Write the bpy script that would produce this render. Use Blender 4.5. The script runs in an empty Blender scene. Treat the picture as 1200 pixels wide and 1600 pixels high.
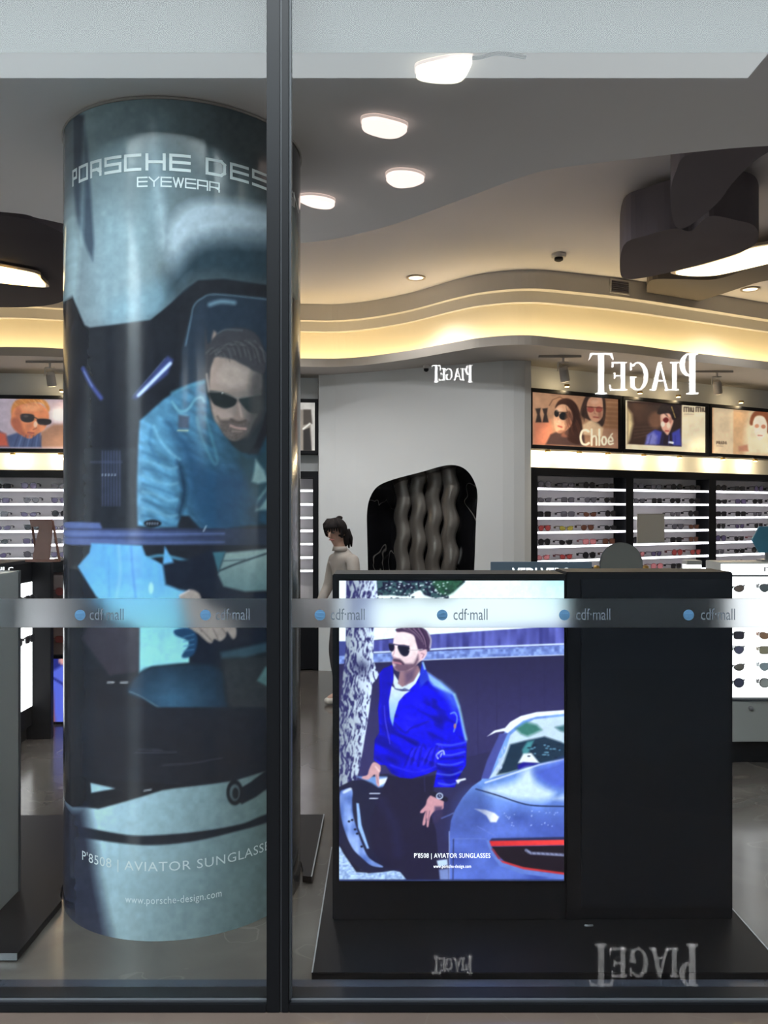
import bpy, bmesh, math, random
import numpy as np
from mathutils import Vector, Matrix

# ------------------------------------------------------------------ camera, sky, exposure
S = bpy.context.scene
C = S.collection
EYE = 1.62
FPX = 1300.0                       # focal length in pixels of the 1200x1600 frame
cam_d = bpy.data.cameras.new('camera')
cam_d.sensor_fit = 'VERTICAL'
cam_d.sensor_height = 36.0
cam_d.lens = FPX / 1600.0 * 36.0
cam_d.clip_start = 0.05
cam = bpy.data.objects.new('camera', cam_d)
C.objects.link(cam)
cam.location = (0, 0, EYE)
cam.rotation_euler = (math.pi / 2, 0, 0)
S.camera = cam

wd = bpy.data.worlds.new('overcast_sky')
S.world = wd
wd.use_nodes = True
bg = wd.node_tree.nodes['Background']
bg.inputs['Color'].default_value = (0.87, 0.955, 0.985, 1)
bg.inputs['Strength'].default_value = 10.2

S.view_settings.view_transform = 'Standard'
S.view_settings.look = 'None'
S.view_settings.exposure = 0.0
S.view_settings.gamma = 1.0
S.view_settings.use_curve_mapping = False
S.cycles.max_bounces = 9
S.cycles.diffuse_bounces = 4
S.cycles.glossy_bounces = 5
S.cycles.transmission_bounces = 8
S.cycles.transparent_max_bounces = 16
S.cycles.caustics_reflective = False
S.cycles.caustics_refractive = False
S.cycles.sample_clamp_indirect = 6.0

GLASS_Y = 2.72
rnd = random.Random(7)

# ------------------------------------------------------------------ materials
def lin(c):
    c = np.asarray(c, dtype=float) / 255.0
    return np.where(c <= 0.04045, c / 12.92, ((c + 0.055) / 1.055) ** 2.4)

MATS = {}
def mat(name, rgb=(128, 128, 128), rough=0.5, metal=0.0, emit=None, estr=0.0, spec=0.5,
        noise=0.0, nscale=12.0, bump=0.0, bscale=60.0, coat=0.0):
    """principled material, colour given in sRGB, with a little procedural tone variation"""
    if name in MATS:
        return MATS[name]
    m = bpy.data.materials.new(name)
    m.use_nodes = True
    nt = m.node_tree
    b = nt.nodes['Principled BSDF']
    r = lin(rgb)
    b.inputs['Base Color'].default_value = (*r, 1)
    b.inputs['Roughness'].default_value = rough
    b.inputs['Metallic'].default_value = metal
    b.inputs['Specular IOR Level'].default_value = spec
    b.inputs['Coat Weight'].default_value = coat
    tc = nt.nodes.new('ShaderNodeTexCoord')
    if noise > 0:
        n = nt.nodes.new('ShaderNodeTexNoise')
        n.inputs['Scale'].default_value = nscale
        n.inputs['Detail'].default_value = 4
        nt.links.new(tc.outputs['Object'], n.inputs['Vector'])
        mx = nt.nodes.new('ShaderNodeMix')
        mx.data_type = 'RGBA'
        mx.inputs['A'].default_value = (*(r * (1 - noise)), 1)
        mx.inputs['B'].default_value = (*np.minimum(r * (1 + noise), 1), 1)
        nt.links.new(n.outputs['Fac'], mx.inputs['Factor'])
        nt.links.new(mx.outputs['Result'], b.inputs['Base Color'])
    if bump > 0:
        n2 = nt.nodes.new('ShaderNodeTexNoise')
        n2.inputs['Scale'].default_value = bscale
        nt.links.new(tc.outputs['Object'], n2.inputs['Vector'])
        bp = nt.nodes.new('ShaderNodeBump')
        bp.inputs['Strength'].default_value = bump
        bp.inputs['Distance'].default_value = 0.01
        nt.links.new(n2.outputs['Fac'], bp.inputs['Height'])
        nt.links.new(bp.outputs['Normal'], b.inputs['Normal'])
    if emit is not None:
        b.inputs['Emission Color'].default_value = (*lin(emit), 1)
        b.inputs['Emission Strength'].default_value = estr
    MATS[name] = m
    return m

def print_mat(name, emission=0.0, rough=0.4, base=1.0, spec=0.5):
    """printed picture: colour comes from the mesh attribute 'print'"""
    m = bpy.data.materials.new(name)
    m.use_nodes = True
    nt = m.node_tree
    b = nt.nodes['Principled BSDF']
    a = nt.nodes.new('ShaderNodeAttribute')
    a.attribute_name = 'print'
    mx = nt.nodes.new('ShaderNodeVectorMath')
    mx.operation = 'SCALE'
    mx.inputs['Scale'].default_value = base
    nt.links.new(a.outputs['Color'], mx.inputs[0])
    nt.links.new(mx.outputs['Vector'], b.inputs['Base Color'])
    b.inputs['Roughness'].default_value = rough
    b.inputs['Specular IOR Level'].default_value = spec
    if emission > 0:
        nt.links.new(a.outputs['Color'], b.inputs['Emission Color'])
        b.inputs['Emission Strength'].default_value = emission
    return m

def marble_mat(name, dark, light, vein, rough, scale=1.3, veinw=0.02, spec=0.5):
    m = bpy.data.materials.new(name)
    m.use_nodes = True
    nt = m.node_tree
    b = nt.nodes['Principled BSDF']
    b.inputs['Roughness'].default_value = rough
    b.inputs['Specular IOR Level'].default_value = spec
    tc = nt.nodes.new('ShaderNodeTexCoord')
    mp = nt.nodes.new('ShaderNodeMapping')
    mp.inputs['Rotation'].default_value = (0.3, 0.5, 0.7)
    nt.links.new(tc.outputs['Object'], mp.inputs['Vector'])
    n = nt.nodes.new('ShaderNodeTexNoise')
    n.inputs['Scale'].default_value = scale
    n.inputs['Detail'].default_value = 8
    n.inputs['Distortion'].default_value = 1.2
    nt.links.new(mp.outputs['Vector'], n.inputs['Vector'])
    mx = nt.nodes.new('ShaderNodeMix')
    mx.data_type = 'RGBA'
    mx.inputs['A'].default_value = (*lin(dark), 1)
    mx.inputs['B'].default_value = (*lin(light), 1)
    nt.links.new(n.outputs['Fac'], mx.inputs['Factor'])
    n2 = nt.nodes.new('ShaderNodeTexNoise')
    n2.inputs['Scale'].default_value = scale * 0.8
    n2.inputs['Detail'].default_value = 3
    n2.inputs['Distortion'].default_value = 0.6
    nt.links.new(mp.outputs['Vector'], n2.inputs['Vector'])
    sb = nt.nodes.new('ShaderNodeMath'); sb.operation = 'SUBTRACT'
    sb.inputs[1].default_value = 0.5
    nt.links.new(n2.outputs['Fac'], sb.inputs[0])
    ab = nt.nodes.new('ShaderNodeMath'); ab.operation = 'ABSOLUTE'
    nt.links.new(sb.outputs[0], ab.inputs[0])
    lt = nt.nodes.new('ShaderNodeMapRange')
    lt.inputs['From Min'].default_value = 0.0
    lt.inputs['From Max'].default_value = veinw
    lt.inputs['To Min'].default_value = 0.6
    lt.inputs['To Max'].default_value = 0.0
    nt.links.new(ab.outputs[0], lt.inputs['Value'])
    mv = nt.nodes.new('ShaderNodeMix')
    mv.data_type = 'RGBA'
    mv.inputs['B'].default_value = (*lin(vein), 1)
    nt.links.new(lt.outputs['Result'], mv.inputs['Factor'])
    nt.links.new(mx.outputs['Result'], mv.inputs['A'])
    nt.links.new(mv.outputs['Result'], b.inputs['Base Color'])
    MATS[name] = m
    return m

def glass_mat(name, tint=(0.97, 0.985, 0.985), ior=1.5):
    m = bpy.data.materials.new(name)
    m.use_nodes = True
    nt = m.node_tree
    nt.nodes.clear()
    out = nt.nodes.new('ShaderNodeOutputMaterial')
    tr = nt.nodes.new('ShaderNodeBsdfTransparent')
    tr.inputs['Color'].default_value = (*tint, 1)
    gl = nt.nodes.new('ShaderNodeBsdfGlossy')
    gl.inputs['Roughness'].default_value = 0.0
    fr = nt.nodes.new('ShaderNodeFresnel')
    fr.inputs['IOR'].default_value = ior
    mx = nt.nodes.new('ShaderNodeMixShader')
    ge = nt.nodes.new('ShaderNodeNewGeometry')      # both reflections of the thin pane are taken at its outer face
    iv = nt.nodes.new('ShaderNodeMath'); iv.operation = 'SUBTRACT'; iv.inputs[0].default_value = 1.0
    nt.links.new(ge.outputs['Backfacing'], iv.inputs[1])
    k2 = nt.nodes.new('ShaderNodeMath'); k2.operation = 'MULTIPLY'; k2.inputs[1].default_value = 1.12
    nt.links.new(iv.outputs[0], k2.inputs[0])
    k3 = nt.nodes.new('ShaderNodeMath'); k3.operation = 'MULTIPLY'; k3.use_clamp = True
    nt.links.new(k2.outputs[0], k3.inputs[0]); nt.links.new(fr.outputs[0], k3.inputs[1])
    nt.links.new(k3.outputs[0], mx.inputs[0])
    nt.links.new(tr.outputs[0], mx.inputs[1])
    nt.links.new(gl.outputs[0], mx.inputs[2])
    nt.links.new(mx.outputs[0], out.inputs[0])
    MATS[name] = m
    return m

def frost_mat(name):
    m = bpy.data.materials.new(name)
    m.use_nodes = True
    nt = m.node_tree
    nt.nodes.clear()
    out = nt.nodes.new('ShaderNodeOutputMaterial')
    rf = nt.nodes.new('ShaderNodeBsdfRefraction')
    rf.inputs['IOR'].default_value = 1.2
    rf.inputs['Roughness'].default_value = 0.5
    rf.inputs['Color'].default_value = (0.96, 0.98, 1.0, 1)
    df = nt.nodes.new('ShaderNodeBsdfDiffuse')
    df.inputs['Color'].default_value = (0.62, 0.68, 0.72, 1)
    mx = nt.nodes.new('ShaderNodeMixShader')
    mx.inputs[0].default_value = 0.03
    nt.links.new(rf.outputs[0], mx.inputs[1])
    nt.links.new(df.outputs[0], mx.inputs[2])
    nt.links.new(mx.outputs[0], out.inputs[0])
    MATS[name] = m
    return m

# ------------------------------------------------------------------ object helpers
def link(o, parent=None):
    C.objects.link(o)
    if parent is not None:
        o.parent = parent
    return o

def tag(o, label=None, cat=None, group=None, kind=None):
    if label: o['label'] = label
    if cat: o['category'] = cat
    if group: o['group'] = group
    if kind: o['kind'] = kind
    return o

def empty(name, loc=(0, 0, 0), rz=0.0, label=None, cat=None, group=None, kind=None):
    o = bpy.data.objects.new(name, None)
    o.empty_display_size = 0.05
    link(o)
    o.location = loc
    o.rotation_euler = (0, 0, rz)
    return tag(o, label, cat, group, kind)

class MB:
    """collects faces, builds ONE mesh object"""
    def __init__(self):
        self.v, self.f, self.mi = [], [], []
        self.cur = 0
    def add(self, verts, faces):
        b = len(self.v)
        self.v += [tuple(p) for p in verts]
        self.f += [tuple(i + b for i in f) for f in faces]
        self.mi += [self.cur] * len(faces)
        return self
    def box(self, x0, x1, y0, y1, z0, z1):
        v = [(x, y, z) for z in (z0, z1) for y in (y0, y1) for x in (x0, x1)]
        return self.add(v, [(0, 2, 3, 1), (4, 5, 7, 6), (0, 1, 5, 4), (2, 6, 7, 3), (0, 4, 6, 2), (1, 3, 7, 5)])
    def prism(self, pts, f0, f1):
        """pts 2D outline; f0/f1 map (u,v) to 3D for the two caps"""
        n = len(pts)
        v = [f0(*p) for p in pts] + [f1(*p) for p in pts]
        return self.add(v, [tuple(range(n - 1, -1, -1)), tuple(range(n, 2 * n))] +
                        [(i, (i + 1) % n, n + (i + 1) % n, n + i) for i in range(n)])
    def tube(self, pts, r, seg=8, close_ends=True):
        pts = [Vector(p) for p in pts]
        rs = r if isinstance(r, (list, tuple)) else [r] * len(pts)
        v, f = [], []
        for i, p in enumerate(pts):
            d = (pts[min(i + 1, len(pts) - 1)] - pts[max(i - 1, 0)])
            d = d.normalized() if d.length > 1e-9 else Vector((0, 0, 1))
            a = d.orthogonal().normalized() if i == 0 else (a - d * a.dot(d)).normalized()
            b = d.cross(a)
            for k in range(seg):
                t = 2 * math.pi * k / seg
                v.append(p + (a * math.cos(t) + b * math.sin(t)) * rs[i])
        for i in range(len(pts) - 1):
            for k in range(seg):
                k2 = (k + 1) % seg
                f.append((i * seg + k, i * seg + k2, (i + 1) * seg + k2, (i + 1) * seg + k))
        if close_ends:
            f.append(tuple(range(seg - 1, -1, -1)))
            f.append(tuple((len(pts) - 1) * seg + k for k in range(seg)))
        return self.add(v, f)
    def lathe(self, prof, seg=24, centre=(0, 0, 0), axis='z'):
        """prof: list of (radius, height)"""
        v, f = [], []
        for r, h in prof:
            for k in range(seg):
                t = 2 * math.pi * k / seg
                x, y, z = r * math.cos(t), r * math.sin(t), h
                if axis == 'y': x, y, z = x, h, y
                v.append((x + centre[0], y + centre[1], z + centre[2]))
        for i in range(len(prof) - 1):
            for k in range(seg):
                k2 = (k + 1) % seg
                f.append((i * seg + k, i * seg + k2, (i + 1) * seg + k2, (i + 1) * seg + k))
        f.append(tuple(range(seg - 1, -1, -1)))
        f.append(tuple((len(prof) - 1) * seg + k for k in range(seg)))
        return self.add(v, f)
    def build(self, name, m, parent=None, smooth=False, bevel=0.0, bseg=2):
        me = bpy.data.meshes.new(name)
        me.from_pydata(self.v, [], self.f)
        ms = m if isinstance(m, (list, tuple)) else [m]
        for x in ms:
            me.materials.append(x)
        if len(ms) > 1:
            me.polygons.foreach_set('material_index', self.mi)
        bm = bmesh.new()
        bm.from_mesh(me)
        bmesh.ops.recalc_face_normals(bm, faces=bm.faces)
        if bevel > 0:
            es = [e for e in bm.edges if len(e.link_faces) == 2 and e.calc_face_angle(0) > 0.6]
            bmesh.ops.bevel(bm, geom=es, offset=bevel, segments=bseg, affect='EDGES', clamp_overlap=True)
        bm.to_mesh(me)
        bm.free()
        if smooth:
            me.polygons.foreach_set('use_smooth', [True] * len(me.polygons))
        me.update()
        return link(bpy.data.objects.new(name, me), parent)

def raw(name, verts, faces, m, parent=None, smooth=False):
    me = bpy.data.meshes.new(name)
    me.from_pydata([tuple(v) for v in verts], [], faces)
    me.materials.append(m)
    if smooth:
        me.polygons.foreach_set('use_smooth', [True] * len(me.polygons))
    me.update()
    return link(bpy.data.objects.new(name, me), parent)

def struct(o):
    o['kind'] = 'structure'
    return o

def XP(x, d):                       # width coordinate of an image column at depth d
    return (x - 600.0) / FPX * d
def ZP(y, d):                       # height of an image row at depth d
    return EYE - (y - 800.0) / FPX * d
def on_plane_z(x, y, z):            # point of a level plane seen at (x, y)
    d = FPX * (z - EYE) / (800.0 - y)
    return (XP(x, d), d, z)

def copy_tree(o, parent=None):
    c = o.copy()
    link(c)
    c.parent = parent
    for ch in list(o.children):
        copy_tree(ch, c)
    return c

def crom(pts, n=6, closed=True):
    """Catmull-Rom through the points"""
    P = np.asarray(pts, dtype=float)
    N = len(P)
    out = []
    rng = N if closed else N - 1
    for i in range(rng):
        if closed:
            p0, p1, p2, p3 = P[i - 1], P[i], P[(i + 1) % N], P[(i + 2) % N]
        else:
            p0, p1, p2, p3 = P[max(i - 1, 0)], P[i], P[i + 1], P[min(i + 2, N - 1)]
        for k in range(n):
            t = k / n
            out.append(0.5 * ((2 * p1) + (-p0 + p2) * t + (2 * p0 - 5 * p1 + 4 * p2 - p3) * t * t +
                              (-p0 + 3 * p1 - 3 * p2 + p3) * t ** 3))
    if not closed:
        out.append(P[-1])
    return np.array(out)

# ------------------------------------------------------------------ painter for printed pictures
class Pic:
    """soft raster painting in numpy; coordinates are picture units, colours sRGB 0-255"""
    def __init__(s, x0, y0, x1, y1, sc=1.0):
        s.x0, s.y0, s.sc = x0, y0, sc
        s.w, s.h = int(round((x1 - x0) * sc)) + 1, int(round((y1 - y0) * sc)) + 1
        s.Y, s.X = np.mgrid[0:s.h, 0:s.w].astype(float)
        s.X = s.X / sc + x0
        s.Y = s.Y / sc + y0
        s.a = np.zeros((s.h, s.w, 3))
        s.map = lambda p: p
    def col(s, c, X, Y):
        if callable(c):
            return c(X, Y)
        if isinstance(c[0], str):
            k, a, ca, b, cb = c
            t = np.clip(((Y if k == 'v' else X) - a) / (b - a), 0, 1)[..., None]
            return np.asarray(ca, float) * (1 - t) + np.asarray(cb, float) * t
        return np.broadcast_to(np.asarray(c, float), X.shape + (3,))
    def win(s, pts, pad):
        lo, hi = pts.min(0) - pad, pts.max(0) + pad
        i0 = max(int((lo[0] - s.x0) * s.sc), 0); i1 = min(int((hi[0] - s.x0) * s.sc) + 2, s.w)
        j0 = max(int((lo[1] - s.y0) * s.sc), 0); j1 = min(int((hi[1] - s.y0) * s.sc) + 2, s.h)
        return (slice(j0, j1), slice(i0, i1)) if i1 > i0 and j1 > j0 else None
    def put(s, sl, cov, c, a):
        X, Y = s.X[sl], s.Y[sl]
        k = (cov * a)[..., None]
        s.a[sl] = s.a[sl] * (1 - k) + s.col(c, X, Y) * k
    def fill(s, c):
        s.put((slice(0, s.h), slice(0, s.w)), np.ones((s.h, s.w)), c, 1.0)
    def _pts(s, pts):
        return np.array([s.map(p) for p in pts], dtype=float)
    def poly(s, pts, c, soft=1.0, a=1.0, smooth=False):
        P = s._pts(pts)
        if smooth: P = crom(P, 5)
        sl = s.win(P, soft + 1)
        if sl is None: return
        X, Y = s.X[sl], s.Y[sl]
        d2 = np.full(X.shape, 1e12)
        ins = np.zeros(X.shape, bool)
        for p, q in zip(P, np.roll(P, -1, 0)):
            e = q - p
            L = max(e @ e, 1e-12)
            t = np.clip(((X - p[0]) * e[0] + (Y - p[1]) * e[1]) / L, 0, 1)
            d2 = np.minimum(d2, (X - p[0] - t * e[0]) ** 2 + (Y - p[1] - t * e[1]) ** 2)
            if abs(e[1]) > 1e-12:
                cr = ((p[1] > Y) != (q[1] > Y)) & (X < p[0] + (Y - p[1]) * e[0] / e[1])
                ins ^= cr
        sd = np.sqrt(d2) * np.where(ins, -1, 1)
        s.put(sl, np.clip(0.5 - sd / max(soft, 0.3), 0, 1), c, a)
    def line(s, pts, w, c, soft=0.8, a=1.0, smooth=False):
        P = s._pts(pts)
        if smooth: P = crom(P, 6, False)
        sl = s.win(P, w + soft + 1)
        if sl is None: return
        X, Y = s.X[sl], s.Y[sl]
        d2 = np.full(X.shape, 1e12)
        for p, q in zip(P[:-1], P[1:]):
            e = q - p
            L = max(e @ e, 1e-12)
            t = np.clip(((X - p[0]) * e[0] + (Y - p[1]) * e[1]) / L, 0, 1)
            d2 = np.minimum(d2, (X - p[0] - t * e[0]) ** 2 + (Y - p[1] - t * e[1]) ** 2)
        s.put(sl, np.clip(0.5 - (np.sqrt(d2) - w / 2) / soft, 0, 1), c, a)
    def blob(s, cx, cy, rx, ry, c, soft=0.3, a=1.0, rot=0.0):
        cx, cy = s.map((cx, cy))
        m = max(rx, ry) * (1 + soft)
        sl = s.win(np.array([[cx - m, cy - m], [cx + m, cy + m]]), 1)
        if sl is None: return
        X, Y = s.X[sl] - cx, s.Y[sl] - cy
        cr, sr = math.cos(rot), math.sin(rot)
        u, v = (X * cr + Y * sr) / rx, (-X * sr + Y * cr) / ry
        s.put(sl, np.clip(0.5 - (np.hypot(u, v) - 1) / max(soft, 0.02), 0, 1), c, a)
    def soften(s, n=1, grain=0.0, gs=7, seed=77):
        """small blur and uneven print tone"""
        for _ in range(n):
            p = np.pad(s.a, ((1, 1), (1, 1), (0, 0)), 'edge')
            v = p[:-2] * .25 + p[1:-1] * .5 + p[2:] * .25
            s.a = v[:, :-2] * .25 + v[:, 1:-1] * .5 + v[:, 2:] * .25
        if grain:
            k = vnoise(s.X, s.Y, gs, gs, seed) * .65 + vnoise(s.X, s.Y, gs * .4, gs * .4, seed + 1) * .35
            s.a = np.clip(s.a * (1 + grain * (k[..., None] - .5) * 2), 0, 255)
    def sample(s, px, py):
        u = np.clip((px - s.x0) * s.sc, 0, s.w - 1.001)
        v = np.clip((py - s.y0) * s.sc, 0, s.h - 1.001)
        i, j = u.astype(int), v.astype(int)
        fu, fv = (u - i)[..., None], (v - j)[..., None]
        A = s.a
        return (A[j, i] * (1 - fu) + A[j, i + 1] * fu) * (1 - fv) + (A[j + 1, i] * (1 - fu) + A[j + 1, i + 1] * fu) * fv

def vnoise(X, Y, sx, sy, seed):
    r = np.random.RandomState(seed).rand(97, 97)
    u, v = X / sx, Y / sy
    i, j = np.floor(u).astype(int), np.floor(v).astype(int)
    fu, fv = u - i, v - j
    fu, fv = fu * fu * (3 - 2 * fu), fv * fv * (3 - 2 * fv)
    g = lambda a, b: r[b % 97, a % 97]
    return (g(i, j) * (1 - fu) + g(i + 1, j) * fu) * (1 - fv) + (g(i, j + 1) * (1 - fu) + g(i + 1, j + 1) * fu) * fv

def print_grid(name, nu, nv, fpos, pic, m, parent, smooth=False, gain=1.0, proj=None, desat=0.0):
    """grid mesh nu x nv, fpos(u,v in 0..1) -> world xyz arrays; print colour looked up in the picture"""
    U, V = np.meshgrid(np.linspace(0, 1, nu), np.linspace(0, 1, nv))
    x, y, z = fpos(U, V)
    co = np.stack([np.broadcast_to(x, U.shape), np.broadcast_to(y, U.shape), np.broadcast_to(z, U.shape)], -1)
    if proj is None:
        px = 600 + FPX * co[..., 0] / co[..., 1]
        py = 800 - FPX * (co[..., 2] - EYE) / co[..., 1]
    else:
        px, py = proj(U, V)
    rgb = np.minimum(lin(np.clip(pic.sample(px, py), 0, 255)) * gain, .92 if gain > 1 else 1.0)
    if desat: rgb = rgb * (1 - desat) + rgb.mean(-1, keepdims=True) * desat
    me = bpy.data.meshes.new(name)
    idx = np.arange(nu * nv).reshape(nv, nu)
    q = np.stack([idx[:-1, :-1], idx[:-1, 1:], idx[1:, 1:], idx[1:, :-1]], -1).reshape(-1, 4)
    me.vertices.add(nu * nv)
    me.vertices.foreach_set('co', co.reshape(-1))
    me.loops.add(q.size)
    me.loops.foreach_set('vertex_index', q.reshape(-1))
    me.polygons.add(len(q))
    me.polygons.foreach_set('loop_start', np.arange(0, q.size, 4))
    me.update(calc_edges=True)
    ca = me.color_attributes.new('print', 'FLOAT_COLOR', 'POINT')
    ca.data.foreach_set('color', np.concatenate([rgb, np.ones(rgb.shape[:2] + (1,))], -1).reshape(-1))
    me.materials.append(m)
    if smooth:
        me.polygons.foreach_set('use_smooth', [True] * len(me.polygons))
    return link(bpy.data.objects.new(name, me), parent)

# ------------------------------------------------------------------ lettering
def font_mesh(body, bold=0.0, space=1.0):
    """flat letters of the built-in typeface: verts (n,2) scaled to cap height ~1, faces"""
    cu = bpy.data.curves.new('t', 'FONT')
    cu.body = body
    cu.size = 1.0
    cu.offset = bold
    cu.space_character = space
    cu.resolution_u = 3
    o = bpy.data.objects.new('t', cu)
    C.objects.link(o)
    dg = bpy.context.evaluated_depsgraph_get()
    me = bpy.data.meshes.new_from_object(o.evaluated_get(dg))
    v = np.array([x.co[:2] for x in me.vertices])
    f = [tuple(p.vertices) for p in me.polygons]
    bpy.data.objects.remove(o)
    bpy.data.curves.remove(cu)
    bpy.data.meshes.remove(me)
    return v, f

def lettering(name, body, fit, fmap, m, parent, bold=0.0, space=1.0, each=None):
    """fit=(u0,u1,v0,v1): box the letters are stretched to; fmap(u,v)->xyz; each: makes every glyph a part of that thing"""
    v, f = font_mesh(body, bold, space)
    lo, hi = v.min(0), v.max(0)
    u0, u1, v0, v1 = fit
    u = u0 + (v[:, 0] - lo[0]) / (hi[0] - lo[0]) * (u1 - u0)
    w = v0 + (v[:, 1] - lo[1]) / (hi[1] - lo[1]) * (v1 - v0)
    P = [fmap(a, b) for a, b in zip(u, w)]
    if each is None:
        return raw(name, P, f, m, parent)
    par_ = list(range(len(P)))
    def root_of(i):
        while par_[i] != i: i = par_[i]
        return i
    for q in f:
        for i in q[1:]: par_[root_of(i)] = root_of(q[0])
    gl = {}
    for q in f: gl.setdefault(root_of(q[0]), []).append(q)
    items = []
    for fs in gl.values():
        ii = sorted({i for q in fs for i in q})
        items.append([u[ii].min(), u[ii].max(), fs])
    items.sort(key=lambda t: t[0])
    for a_, b_, fs in items:
        ii = sorted({i for q in fs for i in q}); ix = {k: n_ for n_, k in enumerate(ii)}
        child_at(raw('letter', [P[i] for i in ii], [tuple(ix[i] for i in q) for q in fs], m, None), each)

# square wide letters drawn with strokes in a unit box
WIDE = {
 'P': [[(0, 0), (0, 1), (1, 1), (1, .42), (0, .42)]],
 'O': [[(0, 0), (0, 1), (1, 1), (1, 0), (0, 0)]],
 'R': [[(0, 0), (0, 1), (1, 1), (1, .42), (0, .42)], [(.62, .42), (1, .2), (1, 0)]],
 'S': [[(1, 1), (0, 1), (0, .52), (1, .52), (1, 0), (0, 0)]],
 'C': [[(1, 1), (0, 1), (0, 0), (1, 0)]],
 'H': [[(0, 0), (0, 1)], [(1, 0), (1, 1)], [(0, .5), (1, .5)]],
 'E': [[(1, 1), (0, 1), (0, 0), (1, 0)], [(0, .52), (1, .52)]],
 'D': [[(0, 0), (0, 1), (.8, 1), (1, .8), (1, .2), (.8, 0), (0, 0)]],
 'I': [[(.5, 0), (.5, 1)]],
 'G': [[(1, 1), (0, 1), (0, 0), (1, 0), (1, .5), (.5, .5)]],
 'N': [[(0, 0), (0, 1), (1, 0), (1, 1)]],
 'Y': [[(0, 1), (.5, .5), (1, 1)], [(.5, .5), (.5, 0)]],
 'W': [[(0, 1), (.25, 0), (.5, 1), (.75, 0), (1, 1)]],
 'A': [[(0, 0), (0, 1), (1, 1), (1, 0)], [(0, .42), (1, .42)]],
}
def stroke_quads(ch, u0, u1, v0, v1, w, mb, fmap, n=1):
    for st in WIDE[ch]:
        P = [(u0 + a * (u1 - u0), v0 + b * (v1 - v0)) for a, b in st]
        for (a, b) in zip(P[:-1], P[1:]):
            a, b = Vector(a), Vector(b)
            d = (b - a).normalized() * (w / 2)
            k = Vector((-d.y, d.x))
            a2, b2 = a - d, b + d
            q = [a2 - k, b2 - k, b2 + k, a2 + k]
            mb.add([fmap(*p) for p in q], [(0, 1, 2, 3)])

# ================================================================== MATERIALS
M_floor = marble_mat('polished_grey_marble', (62, 58, 55), (98, 93, 88), (104, 99, 94), 0.16, 2.2, 0.006, .34)
M_pave = marble_mat('polished_brown_stone', (78, 68, 63), (98, 86, 78), (92, 83, 77), 0.02, 2.5, 0.006)
M_thresh = mat('dark_granite', (50, 54, 64), 0.25, noise=0.15, nscale=80)
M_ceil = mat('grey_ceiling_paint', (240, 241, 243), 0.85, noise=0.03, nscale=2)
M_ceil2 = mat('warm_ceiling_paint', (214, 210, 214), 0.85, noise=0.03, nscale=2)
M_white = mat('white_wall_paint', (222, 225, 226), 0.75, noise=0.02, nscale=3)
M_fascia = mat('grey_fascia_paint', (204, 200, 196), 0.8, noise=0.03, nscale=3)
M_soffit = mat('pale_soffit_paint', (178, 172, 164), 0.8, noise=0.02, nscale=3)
M_cove = mat('cream_cove_paint', (244, 232, 206), 0.8)
M_dark = mat('charcoal_ceiling_paint', (104, 98, 104), 0.9, spec=.1, noise=0.08, nscale=5)
M_frame = mat('black_aluminium', (17, 19, 23), 0.45, spec=.25, noise=0.1, nscale=30)
M_gasket = mat('grey_gasket', (66, 70, 75), 0.5)
M_black = mat('black_lacquer', (9, 10, 13), 0.5, spec=.18, noise=0.12, nscale=9)
M_blackm = mat('matt_black_panel', (14, 16, 21), 0.55, spec=.2, noise=0.1, nscale=12)
M_edge = mat('plate_edge', (150, 155, 160), 0.3, metal=0.6)
M_shelfwhite = mat('shelf_back_grey', (222, 218, 220), 0.6, noise=0.02)
M_led = mat('shelf_light', (250, 248, 255), 0.4, emit=(250, 245, 255), estr=5.5)
M_ledcove = mat('cove_lamp', (255, 230, 170), 0.4, emit=(255, 228, 176), estr=15.0)
M_lamp = mat('ceiling_lamp_diffuser', (255, 240, 230), 0.4, emit=(252, 226, 216), estr=1.35)
M_lampy = mat('ceiling_lamp_diffuser_cream', (255, 248, 225), 0.4, emit=(255, 250, 226), estr=1.5)
M_lampbig = mat('large_lamp_diffuser', (255, 240, 200), 0.4, emit=(255, 236, 190), estr=2.6)
M_rim = mat('lamp_rim', (176, 160, 146), 0.5)
M_metal = mat('brushed_metal', (150, 150, 152), 0.35, metal=0.9)
M_gold = mat('gold_metal', (176, 140, 80), 0.3, metal=0.9)
M_wood = mat('brown_wood', (104, 66, 52), 0.5, noise=0.2, nscale=25)
M_lit = mat('lightbox_white', (250, 250, 250), 0.4, emit=(255, 255, 255), estr=1.6)
M_grey = mat('grey_laminate', (142, 142, 142), 0.45, noise=0.03)
M_greyw = mat('pale_grey_laminate', (168, 168, 164), 0.4, noise=0.03)
M_letter = mat('white_lettering', (245, 248, 250), 0.4)
M_letter_lit = mat('lit_lettering', (255, 255, 255), 0.4, emit=(255, 255, 255), estr=1.5)
M_sign = mat('sign_letter_light', (255, 255, 255), 0.4, emit=(255, 255, 255), estr=30.0)
M_mirror = mat('mirror_silver', (225, 228, 226), 0.03, metal=1.0)
M_bluesign = mat('slate_blue_board', (112, 134, 154), 0.5, noise=0.03)
M_glass = glass_mat('shop_window_glass')
M_frost = frost_mat('frosted_film')
M_blkmarble = marble_mat('black_marble', (12, 12, 14), (26, 26, 30), (200, 196, 188), 0.12, 1.6, 0.006)

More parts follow.
